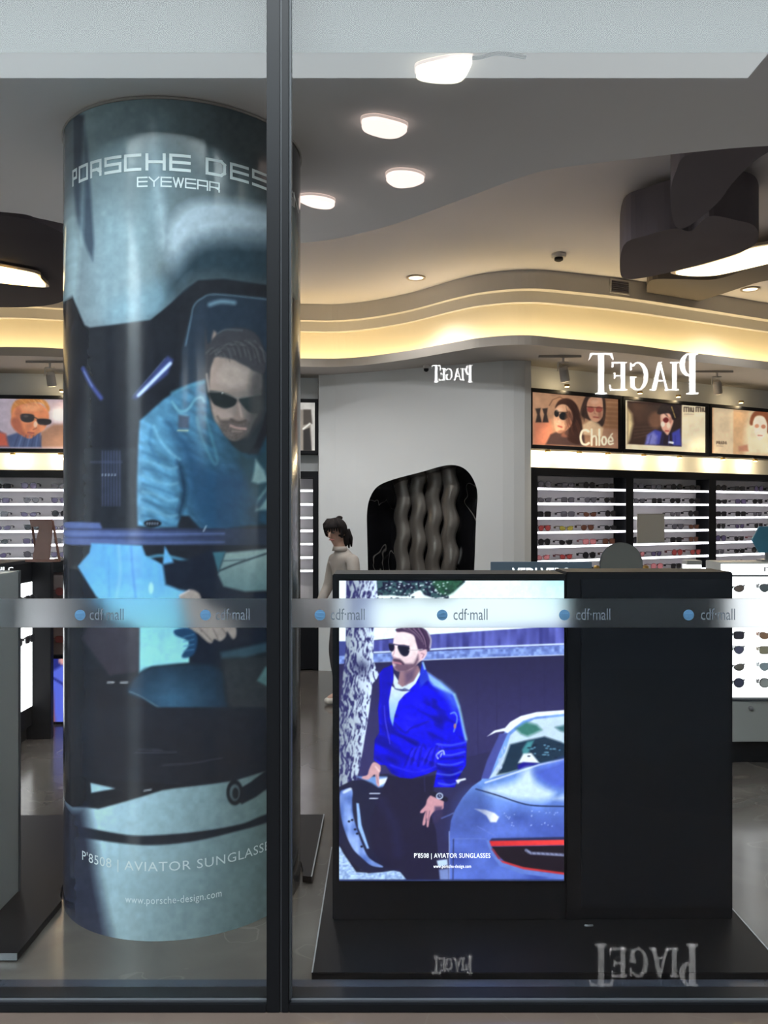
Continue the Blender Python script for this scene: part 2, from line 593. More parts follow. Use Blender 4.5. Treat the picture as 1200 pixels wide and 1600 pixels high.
# ================================================================== OUTSIDE (behind and above the camera)
struct(raw('pavement', [(-30, -22, 0), (60, -22, 0), (60, GLASS_Y, 0), (-30, GLASS_Y, 0)], [(0, 1, 2, 3)], M_pave))
M_fac = mat('dark_shopfront_stone', (40, 40, 44), 0.35, noise=0.15, nscale=3)
M_canopy = mat('canopy_grey', (84, 85, 87), 0.8, noise=0.02)
b = MB()
b.box(-4.3, 60, -3.6, -3.16, 0, 4.5)
struct(b.build('wall_opposite', M_fac))
b = MB()                                     # canopy with a long opening over the walkway
b.box(-4.3, 60, -4.0, -0.13, 4.5, 4.52)
b.box(2.43, 60, -0.13, 2.65, 4.5, 4.52)
struct(b.build('canopy', M_canopy))
b = MB()
b.box(2.85, 3.08, -3.15, -0.14, 4.28, 4.5)
struct(b.build('beam', M_canopy))
b = MB()
b.box(-14, -12.5, -3.16, 2.6, 0, 9)
b.box(-30, -9.6, -7, -3.16, 0, 9)
struct(b.build('added_street_block', M_fac))  # unseen blocks added to darken the left side of the column's reflection
b = MB()
b.box(-30, 0, -17, -16, 0, 7.5)
struct(b.build('added_pale_wall_far', mat('pale_reflector', (236, 241, 250), .8, noise=.08, nscale=.6)))  # unseen pale wall added to brighten the streak reflected in the column
b = MB()                                     # upper front of the shop above the window
b.box(-14, 60, 2.66, 2.84, 3.56, 6.0)
struct(b.build('wall_front', M_fac))

# the lit sign letters on the opposite shop front (seen mirrored in the window)
def half_ring(mb, cx, cy, rx, ry, wx, wy, a0, a1, f, n=18):
    """crescent between outer ellipse and a narrower inner one"""
    pts = []
    for k in range(n + 1):
        t = math.radians(a0 + (a1 - a0) * k / n)
        pts.append((cx + rx * math.cos(t), cy + ry * math.sin(t)))
    inn = []
    for k in range(n + 1):
        t = math.radians(a0 + (a1 - a0) * k / n)
        inn.append((cx + (rx - wx) * math.cos(t), cy + (ry - wy) * math.sin(t)))
    for k in range(n):
        mb.prism([pts[k], pts[k + 1], inn[k + 1], inn[k]], lambda u, v: f(u, v, 0), lambda u, v: f(u, v, 1))
def rect(mb, u0, u1, v0, v1, f):
    mb.prism([(u0, v0), (u1, v0), (u1, v1), (u0, v1)], lambda u, v: f(u, v, 0), lambda u, v: f(u, v, 1))
def quad(mb, pts, f):
    mb.prism(pts, lambda u, v: f(u, v, 0), lambda u, v: f(u, v, 1))
def serif_letter(ch, mb, u0, u1, v0, v1, f):
    w, h = u1 - u0, v1 - v0
    th, tn, sf = 0.13 * h, 0.035 * h, 0.07 * h
    if ch == 'P':
        rect(mb, u0 + sf, u0 + sf + th, v0, v1, f)
        rect(mb, u0, u0 + 2 * sf + th, v0, v0 + tn, f); rect(mb, u0, u0 + sf, v1 - tn, v1, f)
        cy = v1 - 0.28 * h
        half_ring(mb, u0 + sf + th, cy, w - sf - th, 0.28 * h, th * .85, tn, -90, 90, f)
    elif ch == 'I':
        c = (u0 + u1) / 2
        rect(mb, c - th / 2, c + th / 2, v0, v1, f)
        rect(mb, u0, u1, v0, v0 + tn, f); rect(mb, u0, u1, v1 - tn, v1, f)
    elif ch == 'A':
        c = u0 + 0.47 * w
        quad(mb, [(u0 + sf, v0), (u0 + sf + tn * 1.3, v0), (c + tn, v1), (c - tn * .3, v1)], f)
        quad(mb, [(u1 - sf - th * 1.1, v0), (u1 - sf, v0), (c + th * .55, v1), (c - th * .3, v1)], f)
        rect(mb, u0 + .28 * w, u1 - .3 * w, v0 + .32 * h, v0 + .32 * h + tn, f)
        rect(mb, u0, u0 + 2.4 * sf, v0, v0 + tn, f); rect(mb, u1 - 3 * sf, u1, v0, v0 + tn, f)
    elif ch == 'G':
        half_ring(mb, u0 + w * .55, (v0 + v1) / 2, w * .55, h / 2, th, tn * 1.2, 50, 310, f, 26)
        rect(mb, u1 - th * 1.2, u1 - th * .2, v0 + .1 * h, v0 + .46 * h, f)
        rect(mb, u1 - th * 1.7, u1, v0 + .44 * h, v0 + .48 * h, f)
        rect(mb, u1 - tn * 1.5, u1 - tn * .4, v1 - .28 * h, v1 - .03 * h, f)
    elif ch == 'E':
        rect(mb, u0 + sf, u0 + sf + th, v0, v1, f)
        rect(mb, u0, u1, v0, v0 + tn, f); rect(mb, u0, u1 - sf, v1 - tn, v1, f)
        rect(mb, u0 + sf, u1 - 2 * sf, v0 + .5 * h, v0 + .5 * h + tn, f)
        quad(mb, [(u1 - tn * 1.5, v0), (u1, v0), (u1 + tn * .8, v0 + .2 * h), (u1, v0 + .2 * h)], f)
        rect(mb, u1 - sf - tn, u1 - sf, v1 - .18 * h, v1, f)
        rect(mb, u1 - 2 * sf - tn, u1 - 2 * sf, v0 + .42 * h, v0 + .62 * h, f)
    elif ch == 'T':
        c = (u0 + u1) / 2
        rect(mb, c - th / 2, c + th / 2, v0, v1, f)
        rect(mb, c - th / 2 - sf, c + th / 2 + sf, v0, v0 + tn, f)
        rect(mb, u0, u1, v1 - tn, v1, f)
        quad(mb, [(u0, v1 - tn), (u0 + tn * 1.3, v1 - tn), (u0 - tn * .6, v1 - .16 * h), (u0 - tn, v1 - .16 * h)], f)
        quad(mb, [(u1, v1 - tn), (u1 - tn * 1.3, v1 - tn), (u1 + tn * .6, v1 - .16 * h), (u1 + tn, v1 - .16 * h)], f)

YS = -3.13                                    # letters stand 3 cm off the stone
D_SIGN = 2 * GLASS_Y - YS                     # optical distance camera - window - sign
def sign(boxes, label):
    root = empty('shop_sign', (XP(sum(b_[1] + b_[2] for b_ in boxes) / 2 / len(boxes), D_SIGN), YS, 2.9), 0, label, 'sign')
    ox, oz = root.location.x, root.location.z
    for ch, xa, xb, ya, yb in boxes:          # xa < xb image columns; the letter starts at the larger X
        ux1, ux0 = XP(xa, D_SIGN), XP(xb, D_SIGN)
        z0, z1 = ZP(yb, D_SIGN), ZP(ya, D_SIGN)
        mb = MB()
        serif_letter(ch, mb, 0, ux0 - ux1, z0, z1, lambda u, v, k: (ux0 - u - ox, -0.02 if k == 0 else 0.01, v - oz))
        o = mb.build('letter', M_sign, root)
    return root
sign([('P', 1062, 1090, 552, 616), ('I', 1047, 1060, 566, 610), ('A', 1015, 1046, 566, 610), ('G', 984, 1012, 566, 610),
      ('E', 953, 979, 566, 610), ('T', 922, 956, 552, 616)],
     'large lit white serif lettering of the shop opposite, mirrored in the window')
sign([('P', 727, 738, 571, 597), ('I', 720, 726, 576, 594), ('A', 708, 721, 576, 594), ('G', 696, 707, 576, 594),
      ('E', 686, 696, 576, 594), ('T', 675, 688, 571, 597)],
     'small lit white serif lettering of the shop opposite, mirrored in the window')

# ================================================================== SHOP WINDOW
MX0, MX1, MXM = XP(417, 2.7), XP(452, 2.7), XP(439.5, 2.7)
b = MB(); b.box(MX0, MXM - .002, 2.69, 2.79, 0.0, 3.55)
mull = empty('window_mullion', ((MX0 + MX1) / 2, 2.74, 0), 0, 'black aluminium post between the two shop window panes', 'window post')
def basis(p):
    return Matrix.Translation(p.location) @ Matrix.Rotation(p.rotation_euler.z, 4, 'Z')
def child_at(o, p):
    """parent a mesh that was built in world coordinates"""
    o.parent = p
    m = basis(p) if p.type == 'EMPTY' else Matrix()
    o.matrix_parent_inverse = m.inverted()
    return o
child_at(b.build('profile', M_frame, bevel=.003), mull)
b = MB(); b.box(MXM + .002, MX1, 2.69, 2.79, 0.0, 3.55); child_at(b.build('profile', M_frame, bevel=.003), mull)
b = MB(); b.box(MXM - .002, MXM + .002, 2.695, 2.78, 0.0, 3.55); child_at(b.build('gasket', M_gasket), mull)
b = MB(); b.box(MX1, MX1 + .006, 2.70, 2.735, 0.031, 3.55); child_at(b.build('glazing_bead', M_gasket), mull)

def window(n, x0, x1, beads):
    root = empty('window_%d' % n, ((x0 + x1) / 2, GLASS_Y, 0))
    struct(root)
    FB0, FB1 = ZP(980, GLASS_Y), ZP(935, GLASS_Y)
    for za, zb in ((0.03, FB0), (FB0, FB1), (FB1, 3.55)):
        b = MB(); b.box(x0, x1, GLASS_Y - .005, GLASS_Y + .005, za, zb)
        child_at(b.build('pane', M_glass), root)
    b = MB(); b.box(x0 - .0, x1, 2.69, 2.79, 0.0, 0.03)
    child_at(b.build('bottom_rail', M_frame, bevel=.003), root)
    b = MB(); b.box(x0 - .0, x1, 2.70, 2.712, 0.03, 0.036)
    child_at(b.build('glazing_bead', M_gasket), root)
    b = MB(); b.box(x0, x1, GLASS_Y - .009, GLASS_Y - .006, FB0, FB1)
    fb = child_at(b.build('frosted_band', M_frost), root)
    for gx in beads:
        cx = XP(gx, GLASS_Y - .012); cz = ZP(961, GLASS_Y - .012); yy = GLASS_Y - .011
        mb = MB(); mb.lathe([(.0175, yy), (.0175, yy - .001)], 24, (cx, 0, cz), 'y')
        child_at(mb.build('logo_globe', M_globe), root)
        mb = MB()
        for q in (-.006, .0, .006):
            mb.box(cx - .016 + abs(q) * .5, cx + .012, yy - .0022, yy - .0012, cz + q - .0007, cz + q + .0007)
        child_at(mb.build('logo_globe_lines', M_logoline), root)
        child_at(lettering('logo_lettering', 'cdf·mall', (XP(gx + 17, GLASS_Y), XP(gx + 70, GLASS_Y), ZP(968, GLASS_Y), ZP(950, GLASS_Y)),
                  lambda u, v: (u, yy - .001, v), M_logotext, None), root)
    return root
M_globe = mat('logo_blue', (84, 128, 166), 0.5)
M_logoline = mat('logo_blue_pale', (110, 160, 200), 0.5)
M_logotext = mat('logo_grey', (104, 114, 126), 0.5)
window(1, -7.0, MX0, (125, 321))
window(2, MX1, 7.5, (500, 691, 882, 1076))
b = MB(); b.box(-7.0, 7.5, 2.791, 2.865, -.02, .012)
struct(b.build('trim_1', M_thresh, bevel=.003))

# ================================================================== ROOM SHELL
struct(raw('floor', [(-7, GLASS_Y + .075, 0), (7.5, GLASS_Y + .075, 0), (7.5, 12, 0), (-7, 12, 0)], [(0, 1, 2, 3)], M_floor))
Z1, Z2 = 3.19, 3.69
edge_px = [(-700, 300), (-300, 315), (0, 331), (60, 341), (110, 352), (200, 372), (330, 382), (482, 379), (600, 355), (720, 312), (830, 272), (915, 257), (1000, 247),
           (1080, 238), (1200, 228), (1500, 215), (1900, 208)]
edge = crom([on_plane_z(x, y, Z1)[:2] for x, y in edge_px], 5, False)
n = len(edge)
V = [(x, y, Z1) for x, y in edge] + [(x, 2.845, Z1) for x, y in edge] + [(x, y, Z2 + .05) for x, y in edge] + [(x, 2.845, Z2 + .05) for x, y in edge]
F = [(i, i + 1, n + i + 1, n + i) for i in range(n - 1)] + [(i + 1, i, 2 * n + i, 2 * n + i + 1) for i in range(n - 1)]
F += [(2 * n + i, 2 * n + i + 1, 3 * n + i + 1, 3 * n + i) for i in range(n - 1)] + [(n + i, n + i + 1, 3 * n + i + 1, 3 * n + i) for i in range(n - 1)]
ceil = struct(raw('ceiling', V, F, M_ceil))
struct(raw('trim_5', [(-7, 2.843, Z1), (7.5, 2.843, Z1), (7.5, 2.843, 3.6), (-7, 2.843, 3.6)], [(0, 1, 2, 3)], mat('grey_blind_slot', (66, 69, 69), .8)))
struct(raw('ceiling', [(-7, 2.6, Z2), (7.5, 2.6, Z2), (7.5, 12, Z2), (-7, 12, Z2)], [(3, 2, 1, 0)], M_ceil2))
b = MB(); b.box(-7.2, -7.0, 2.6, 12, 0, 4); struct(b.build('wall_left', M_white))
b = MB(); b.box(7.5, 7.7, 2.6, 12, 0, 4); struct(b.build('wall_right', M_white))
b = MB(); b.box(-7.2, 7.7, 12, 12.2, 0, 4); struct(b.build('wall_far', M_white))

# back wall: left straight run, white curved part with the niche, right straight run
LW_A = math.atan2(8.5 - 8.2, -.72 + 3.78)          # left run
LW_O = Vector((-.67, 8.5, 0))
RW_A = math.atan2(9.3 - 7.72, 4.29 - 1.366)        # right run
RW_O = Vector((1.366, 7.72, 0))
def frame_pt(o, a, s, y, z):
    return (o.x + math.cos(a) * s - math.sin(a) * y, o.y + math.sin(a) * s + math.cos(a) * y, z)
def s_of_px(x, o, a, y=0.0):
    k = (x - 600) / FPX
    ox, oy = o.x - math.sin(a) * y, o.y + math.cos(a) * y
    return (k * oy - ox) / (math.cos(a) - k * math.sin(a))

WALLH = 3.045
L = lambda s, y, z: frame_pt(LW_O, LW_A, s, y, z)
R = lambda s, y, z: frame_pt(RW_O, RW_A, s, y, z)
struct(raw('wall_back_left', [L(-6.4, .2, 0), L(0, .2, 0), L(0, .2, WALLH), L(-6.4, .2, WALLH)], [(0, 1, 2, 3)], M_white))
struct(raw('wall_back_right', [R(0, .2, 0), R(7.5, .2, 0), R(7.5, .2, WALLH), R(0, .2, WALLH)], [(0, 1, 2, 3)], M_white))
PA = Vector((XP(556, 8.38), 8.38, 0)); PB = Vector((XP(768, 7.75), 7.75, 0))
NA = math.atan2(PB.y - PA.y, PB.x - PA.x); NL = (PB - PA).length
Np = lambda s, y, z: frame_pt(PA, NA, s, y, z)
def niche_uv(x, y):
    s = s_of_px(x, PA, NA)
    d = Np(s, 0, 0)[1]
    return (s, ZP(y, d))
outline_px = [(575, 893), (573.5, 830), (573.5, 800), (578, 778), (590, 760), (615, 749), (660, 737), (692, 728), (712, 727), (728, 734), (740, 750), (746, 772), (744, 810), (741, 893)]
out_uv = [niche_uv(*p) for p in outline_px]
out_uv = [(out_uv[0][0] + .01, 0.0)] + [tuple(p) for p in crom(out_uv, 4, False)] + [(out_uv[-1][0] - .01, 0.0)]
bm = bmesh.new()
def loop_edges(pts, close=True):
    vs = [bm.verts.new(Np(u, 0, v)) for u, v in pts]
    es = [bm.edges.new((vs[i], vs[i + 1])) for i in range(len(vs) - 1)]
    if close: es.append(bm.edges.new((vs[-1], vs[0])))
    return vs, es
o0, o1 = out_uv[0], out_uv[-1]
ring = [(0, 0), o0] + out_uv[1:-1] + [o1, (NL, 0), (NL, WALLH), (0, WALLH)]
vs, es = loop_edges(ring)
bmesh.ops.triangle_fill(bm, edges=es, use_beauty=True)
# adjoining smooth pieces of the white wall
def strip(pts):
    for p, q in zip(pts[:-1], pts[1:]):
        bm.faces.new([bm.verts.new((p[0], p[1], 0)), bm.verts.new((q[0], q[1], 0)), bm.verts.new((q[0], q[1], WALLH)), bm.verts.new((p[0], p[1], WALLH))])
lft = crom([(LW_O.x + .002, LW_O.y + .25), (LW_O.x + .002, LW_O.y), (-.5, 8.46), (PA.x, PA.y)], 4, False)
strip([(LW_O.x + .002, LW_O.y + .25), (LW_O.x + .002, LW_O.y), (-.5, 8.47), (-.38, 8.42), (PA.x, PA.y)])
strip([(PB.x, PB.y), (1.10, 7.705), (1.20, 7.685), (1.30, 7.69), (RW_O.x - .002, RW_O.y), R(-.002, .25, 0)[:2]])
me = bpy.data.meshes.new('wall_back_white'); bm.to_mesh(me); bm.free()
me.materials.append(M_white)
struct(link(bpy.data.objects.new('wall_back_white', me)))

# niche lined with black marble, rippled metal panels inside
niche = empty('wall_niche', Np(NL / 2, .2, 0), 0, 'black marble wall niche with rounded arch top and rippled grey metal inside', 'niche')
mb = MB()
N_ = len(out_uv); DEP = .55
mb.add([Np(u, 0, v) for u, v in out_uv] + [Np(u, DEP, v) for u, v in out_uv],
       [(i, i + 1, N_ + i + 1, N_ + i) for i in range(N_ - 1)])
child_at(mb.build('marble_lining', M_blkmarble), niche)
mb = MB(); mb.add([Np(u, DEP, v) for u, v in out_uv], [tuple(range(N_))])
child_at(mb.build('marble_back', M_blkmarble), niche)
M_ripple = mat('rippled_steel', (112, 107, 101), 0.34, metal=0.5, noise=0.1, nscale=6)
NC = s_of_px(617, PA, NA, .3), s_of_px(716, PA, NA, .3)
for k in range(4):
    a, b_ = NC[0] + (NC[1] - NC[0]) * k / 4, NC[0] + (NC[1] - NC[0]) * (k + 1) / 4 - .006
    nu, nv = 9, 50
    V, F = [], []
    for j in range(nv):
        z = 0.02 + (1.96 + .03 * k) * j / (nv - 1)
        for i in range(nu):
            t = i / (nu - 1)
            s = a + (b_ - a) * t + .02 * math.sin(z * 19 + k * 1.3)
            V.append(Np(s, .3 - .035 * math.sin(math.pi * t) - .008 * math.sin(z * 19 + k * 1.3 + t * 3), z))
    for j in range(nv - 1):
        for i in range(nu - 1):
            q = j * nu + i
            F.append((q, q + 1, q + nu + 1, q + nu))
    o = raw('rippled_panel', V, F, M_ripple, None, True)
    md = o.modifiers.new('solid', 'SOLIDIFY'); md.thickness = .012
    child_at(o, niche)

# ---------------------------------------------------------------- light cove under the upper ceiling
lip_px = [(-700, 7.6), (-300, 7.45), (0, 7.45), (110, 7.55), (300, 7.88), (478, 8.02), (551, 7.98), (630, 7.67), (709, 7.26), (757, 7.05), (820, 6.96), (883, 7.10),
          (978, 7.34), (1089, 7.76), (1200, 8.19), (1400, 9.0), (1700, 10.2)]
glow_px = [(-700, 8.0), (-300, 7.88), (0, 7.89), (110, 8.0), (300, 8.3), (478, 8.48), (551, 8.45), (630, 8.12), (709, 7.62), (757, 7.41), (820, 7.31), (883, 7.40),
           (978, 7.64), (1089, 8.05), (1200, 8.51), (1400, 9.4), (1700, 10.6)]
lip = crom([(XP(x, d), d) for x, d in lip_px], 6, False)
glo = crom([(XP(x, d), d) for x, d in glow_px], 6, False)
n = len(lip)
def ribbon(rows):
    """rows: list of lists of xyz, all the same length"""
    V = [p for r in rows for p in r]
    m_ = len(rows[0])
    F = [(j * m_ + i, j * m_ + i + 1, (j + 1) * m_ + i + 1, (j + 1) * m_ + i) for j in range(len(rows) - 1) for i in range(m_ - 1)]
    return V, F
far = [(x * 1.45, y * 1.45) for x, y in lip]
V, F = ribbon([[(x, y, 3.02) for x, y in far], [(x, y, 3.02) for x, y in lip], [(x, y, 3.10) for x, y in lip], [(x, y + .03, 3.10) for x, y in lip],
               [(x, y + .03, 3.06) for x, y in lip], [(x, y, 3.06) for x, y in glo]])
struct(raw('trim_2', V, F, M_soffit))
V, F = ribbon([[(x, y, 3.06) for x, y in glo], [(x, y, 3.45) for x, y in glo]])
struct(raw('trim_3', V, F, M_cove))
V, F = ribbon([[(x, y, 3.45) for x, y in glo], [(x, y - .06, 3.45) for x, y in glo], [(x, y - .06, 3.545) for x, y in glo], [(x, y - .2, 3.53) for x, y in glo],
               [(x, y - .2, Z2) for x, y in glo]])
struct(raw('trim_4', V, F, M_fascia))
V, F = ribbon([[(x, y - .17, 3.064) for x, y in glo], [(x, y - .11, 3.064) for x, y in glo], [(x, y - .11, 3.076) for x, y in glo], [(x, y - .17, 3.076) for x, y in glo],
               [(x, y - .17, 3.064) for x, y in glo]])
tag(raw('cove_light_strip', V, F, M_ledcove), 'warm light strip hidden in the wavy ceiling cove', 'light')

# ================================================================== CEILING FITTINGS
def ceiling_lamp(px, z, m, label, group, cable=None, grow=1.0):
    """recessed lamp with a free outline; px: outline as seen on the level ceiling"""
    P = crom([on_plane_z(x, y, z)[:2] for x, y in px], 5)
    c = P.mean(0)
    root = empty('ceiling_lamp', (c[0], c[1], z), 0, label, 'ceiling lamp', group)
    n = len(P)
    o1 = c + (P - c) * 1.0
    o2 = c + (P - c) * .95
    V, F = ribbon([[(x, y, z - .0005) for x, y in list(o1) + [o1[0]]], [(x, y, z - .012) for x, y in list(o1) + [o1[0]]],
                   [(x, y, z - .012) for x, y in list(o2) + [o2[0]]]])
    child_at(raw('rim', V, F, mat('lamp_rim_glow', (250, 236, 228), .5, emit=(252, 226, 216), estr=.45), None, True), root)  # glow of the lamp on its rim set as faint emission
    mb = MB(); mb.prism([tuple(p) for p in o2], lambda u, v: (u, v, z - .03), lambda u, v: (u, v, z - .002))
    child_at(mb.build('diffuser', m), root)
    if cable:
        mb = MB()
        for dy in (0, .012):
            mb.tube(crom([(x, y + dy, zz) for x, y, zz in cable], 5, False), .004, 6)
        child_at(mb.build('cable', M_black), root)
    return root
G = 'small organic lamps in the grey ceiling'
cab = [on_plane_z(x, y, 3.178) for x, y in ((738, 89), (752, 88), (775, 82), (800, 84), (822, 88))]
ceiling_lamp([(648, 104), (656, 95), (700, 85), (735, 84), (738, 90), (722, 115), (690, 119), (655, 114)], Z1, M_lampy,
             'cream glowing ceiling lamp with loose black cable, nearest the window', G, cab)
ceiling_lamp([(564, 182), (580, 177), (600, 179), (637, 191), (625, 204), (602, 206), (570, 196)], Z1, M_lamp,
             'pink-white ceiling lamp with pointed right end, second from the window', G)
ceiling_lamp([(602, 272), (612, 263), (635, 262), (655, 266), (664, 274), (645, 283), (618, 284)], Z1, M_lamp,
             'pink-white ceiling lamp shaped like an eye, third from the window', G)
ceiling_lamp([(466, 305), (480, 301), (505, 303), (524, 310), (516, 318), (490, 316)], Z1, M_lamp,
             'slim pink-white ceiling lamp just right of the advertising column', G)

def slab(name, px, z, th, m, label, cat, smooth=True):
    P = [on_plane_z(x, y, z)[:2] for x, y in px]
    if smooth: P = [tuple(p) for p in crom(P, 5)]
    c = np.mean(P, 0)
    mb = MB(); mb.prism(P, lambda u, v: (u, v, z), lambda u, v: (u, v, z + th))
    o = mb.build(name, m)
    return tag(o, label, cat)
slab('ceiling_baffle', [(-260, 318), (-120, 322), (0, 336), (60, 347), (108, 372), (114, 400), (114, 440), (100, 470), (40, 480), (-60, 478), (-260, 470)], 3.3, .36, mat('black_ceiling_paint', (66, 63, 70), .9, spec=.1, noise=.08, nscale=5),
     'dark curved ceiling baffle left of the advertising column', 'ceiling baffle')
slab('ceiling_baffle', [(1080, 240), (1056, 268), (1048, 300), (1050, 335), (1058, 356), (1078, 352), (1120, 318), (1150, 280), (1200, 238), (1300, 200), (1200, 224)], 3.23, .42, M_dark,
     'dark crescent ceiling baffle curving down from the grey ceiling edge at right', 'ceiling baffle')
slab('ceiling_baffle', [(974, 384), (1010, 368), (1055, 357), (1080, 361), (1108, 338), (1150, 344), (1180, 354), (1184, 376), (1160, 393), (1100, 412), (1040, 427), (990, 436), (970, 430)], 3.34, .3, M_dark,
     'dark wavy ceiling baffle beside the long lit ceiling panel at right', 'ceiling baffle')
slab('ceiling_baffle', [(1014, 440), (1060, 436), (1120, 436), (1190, 414), (1260, 405), (1260, 430), (1190, 440), (1120, 462), (1060, 478), (1018, 474)], 3.60, .08, mat('taupe_ceiling_paint', (96, 88, 82), .8),
     'taupe lower ceiling baffle under the long lit ceiling panel at right', 'ceiling baffle')
def panel_lamp(px, z, label):
    P = crom([on_plane_z(x, y, z)[:2] for x, y in px], 4)
    c = P.mean(0)
    root = empty('ceiling_light_panel', (c[0], c[1], z), 0, label, 'ceiling light')
    o1 = c + (P - c) * 1.09
    mb = MB(); mb.prism([tuple(p) for p in o1], lambda u, v: (u, v, z), lambda u, v: (u, v, z + .02))
    child_at(mb.build('rim', M_rim), root)
    mb = MB(); mb.prism([tuple(p) for p in P], lambda u, v: (u, v, z - .012), lambda u, v: (u, v, z - .002))
    child_at(mb.build('diffuser', M_lampbig), root)
panel_lamp([(-90, 402), (-20, 412), (0, 416), (53, 426), (60, 434), (71, 446), (40, 443), (5, 434), (-50, 424), (-90, 190)], 3.26,
           'long warm lit ceiling panel set in the dark baffle at left')
panel_lamp([(1056, 424), (1100, 413), (1150, 398), (1180, 386), (1260, 378), (1260, 396), (1200, 410), (1140, 424), (1110, 429), (1075, 429)], 3.58,
           'long warm lit ceiling panel by the dark wavy baffles at right')

def downlight(x, y, z, label, power=60, visible_m=M_lampy, cone=120):
    p = on_plane_z(x, y, z)
    root = empty('downlight', p, 0, label, 'downlight', 'round downlights in the upper ceiling')
    mb = MB(); mb.lathe([(.085, -.004), (.085, -.012), (.07, -.012), (.066, -.002)], 24); mb.build('rim', M_rim, root)
    mb = MB(); mb.lathe([(.064, -.008), (.064, -.003)], 20); mb.build('lens', visible_m, root)
    ld = bpy.data.lights.new('downlight_lamp', 'SPOT')
    ld.energy = power; ld.spot_size = math.radians(cone); ld.spot_blend = .6; ld.shadow_soft_size = .05
    ld.color = (1.0, .97, .96)
    lo = bpy.data.objects.new('lamp', ld); link(lo, root); lo.location = (0, 0, -.03)
downlight(650, 433, Z2, 'round downlight in the warm ceiling above the white wall', 45)
downlight(1172, 451, Z2, 'round downlight at right below the long lit ceiling panel', 28)
downlight(424, 429, Z2, 'round downlight beside the black window post', 60)
downlight(478, 322, Z2, 'added fill downlight hidden above the edge of the grey ceiling, near the column', 95, cone=174)  # unseen fill lamp added to light the white wall
downlight(672, 310, Z2, 'added fill downlight hidden above the edge of the grey ceiling, window side', 95, cone=174)  # second added fill lamp, out of view behind the ceiling edge

p = on_plane_z(873, 397, Z2)
root = empty('smoke_detector', p, 0, 'small white smoke detector on the warm upper ceiling', 'smoke detector')
mb = MB(); mb.lathe([(.06, 0), (.06, -.02), (.05, -.03)], 20); mb.build('base', M_fascia, root)
mb = MB(); mb.lathe([(.035, -.03), (.035, -.05), (.02, -.058)], 16); mb.build('sensor_head', M_blackm, root)

def vent(x0, x1, y, z, h, label):
    # slotted grille let into the fascia
    ks = [600 + FPX * p[0] / p[1] for p in glo]
    i = [k for k in range(len(glo)) if ks[k] > (x0 + x1) / 2][0]
    fr_ = ((x0 + x1) / 2 - ks[i - 1]) / (ks[i] - ks[i - 1])
    d = glo[i - 1][1] * (1 - fr_) + glo[i][1] * fr_ - .225
    a = math.atan2(glo[i + 1][1] - glo[i - 1][1], glo[i + 1][0] - glo[i - 1][0])
    cx = XP((x0 + x1) / 2, d); w = (x1 - x0) / FPX * d / math.cos(a)
    root = empty('air_vent', (cx, d, z), a, label, 'air vent', 'air vents in the cove fascia')
    mb = MB(); mb.box(-w / 2, w / 2, .0, .012, -h / 2, h / 2); mb.build('backing', M_black, root)
    for k in range(6):
        zz = -h / 2 + h * (k + .5) / 6
        mb = MB(); mb.box(-w / 2, w / 2, -.012, 0, zz - .004, zz + .004); mb.build('slat', M_dark, root)
    mb = MB()
    for (a0, a1, b0, b1) in ((-w / 2 - .012, -w / 2, -h / 2, h / 2), (w / 2, w / 2 + .012, -h / 2, h / 2), (-w / 2 - .012, w / 2 + .012, h / 2, h / 2 + .012), (-w / 2 - .012, w / 2 + .012, -h / 2 - .012, -h / 2)):
        mb.box(a0, a1, -.016, .012, b0, b1)
    mb.build('frame', M_fascia, root)
vent(952, 983, 464, 3.615, .10, 'dark slatted air vent in the cove fascia above the mirrored sign')
vent(1042, 1074, 484, 3.60, .06, 'narrow slatted air vent in the cove fascia further right')

def track_spot(x, d, label, aim=(0, .35, -1)):
    z = 3.02
    root = empty('track_spotlight', (XP(x, d), d, z), 0, label, 'spotlight', 'track spotlights under the cove soffit')
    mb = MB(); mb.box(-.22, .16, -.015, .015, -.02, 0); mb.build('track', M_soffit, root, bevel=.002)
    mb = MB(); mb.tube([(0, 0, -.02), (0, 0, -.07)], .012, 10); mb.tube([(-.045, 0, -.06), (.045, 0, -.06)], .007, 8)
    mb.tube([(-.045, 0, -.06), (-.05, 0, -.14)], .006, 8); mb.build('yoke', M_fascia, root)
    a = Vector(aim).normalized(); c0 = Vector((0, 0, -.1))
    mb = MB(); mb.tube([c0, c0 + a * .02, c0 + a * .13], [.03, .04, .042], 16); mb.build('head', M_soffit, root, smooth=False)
    mb = MB(); mb.tube([c0 + a * .1305, c0 + a * .133], [.036, .036], 16); mb.build('lens', mat('spot_lens', (255, 240, 220), .3, emit=(255, 226, 180), estr=6), root)
    ld = bpy.data.lights.new('spot_lamp', 'SPOT'); ld.energy = 45; ld.spot_size = math.radians(75); ld.spot_blend = .7
    ld.color = (1, .8, .56); ld.shadow_soft_size = .03
    lo = bpy.data.objects.new('lamp', ld); link(lo, root); lo.location = c0 + a * .15
    lo.rotation_euler = a.to_track_quat('-Z', 'Y').to_euler()
track_spot(880, 7.45, 'pale track spotlight above the two-women poster', (.25, .45, -1))
track_spot(1120, 8.25, 'pale track spotlight above the cream portrait poster', (.3, .45, -1))
track_spot(78, 7.72, 'pale track spotlight above the left shelf poster', (0, .4, -1))
root = empty('security_camera', (XP(666, 7.95), 7.95, 3.02), 0, 'tiny dark camera under the soffit beside the small mirrored sign', 'camera')
mb = MB(); mb.lathe([(.03, 0), (.03, -.03)], 14); mb.build('mount', M_fascia, root)
mb = MB(); mb.lathe([(.024, -.03), (.022, -.05), (.008, -.06)], 14); mb.build('dome', M_black, root)

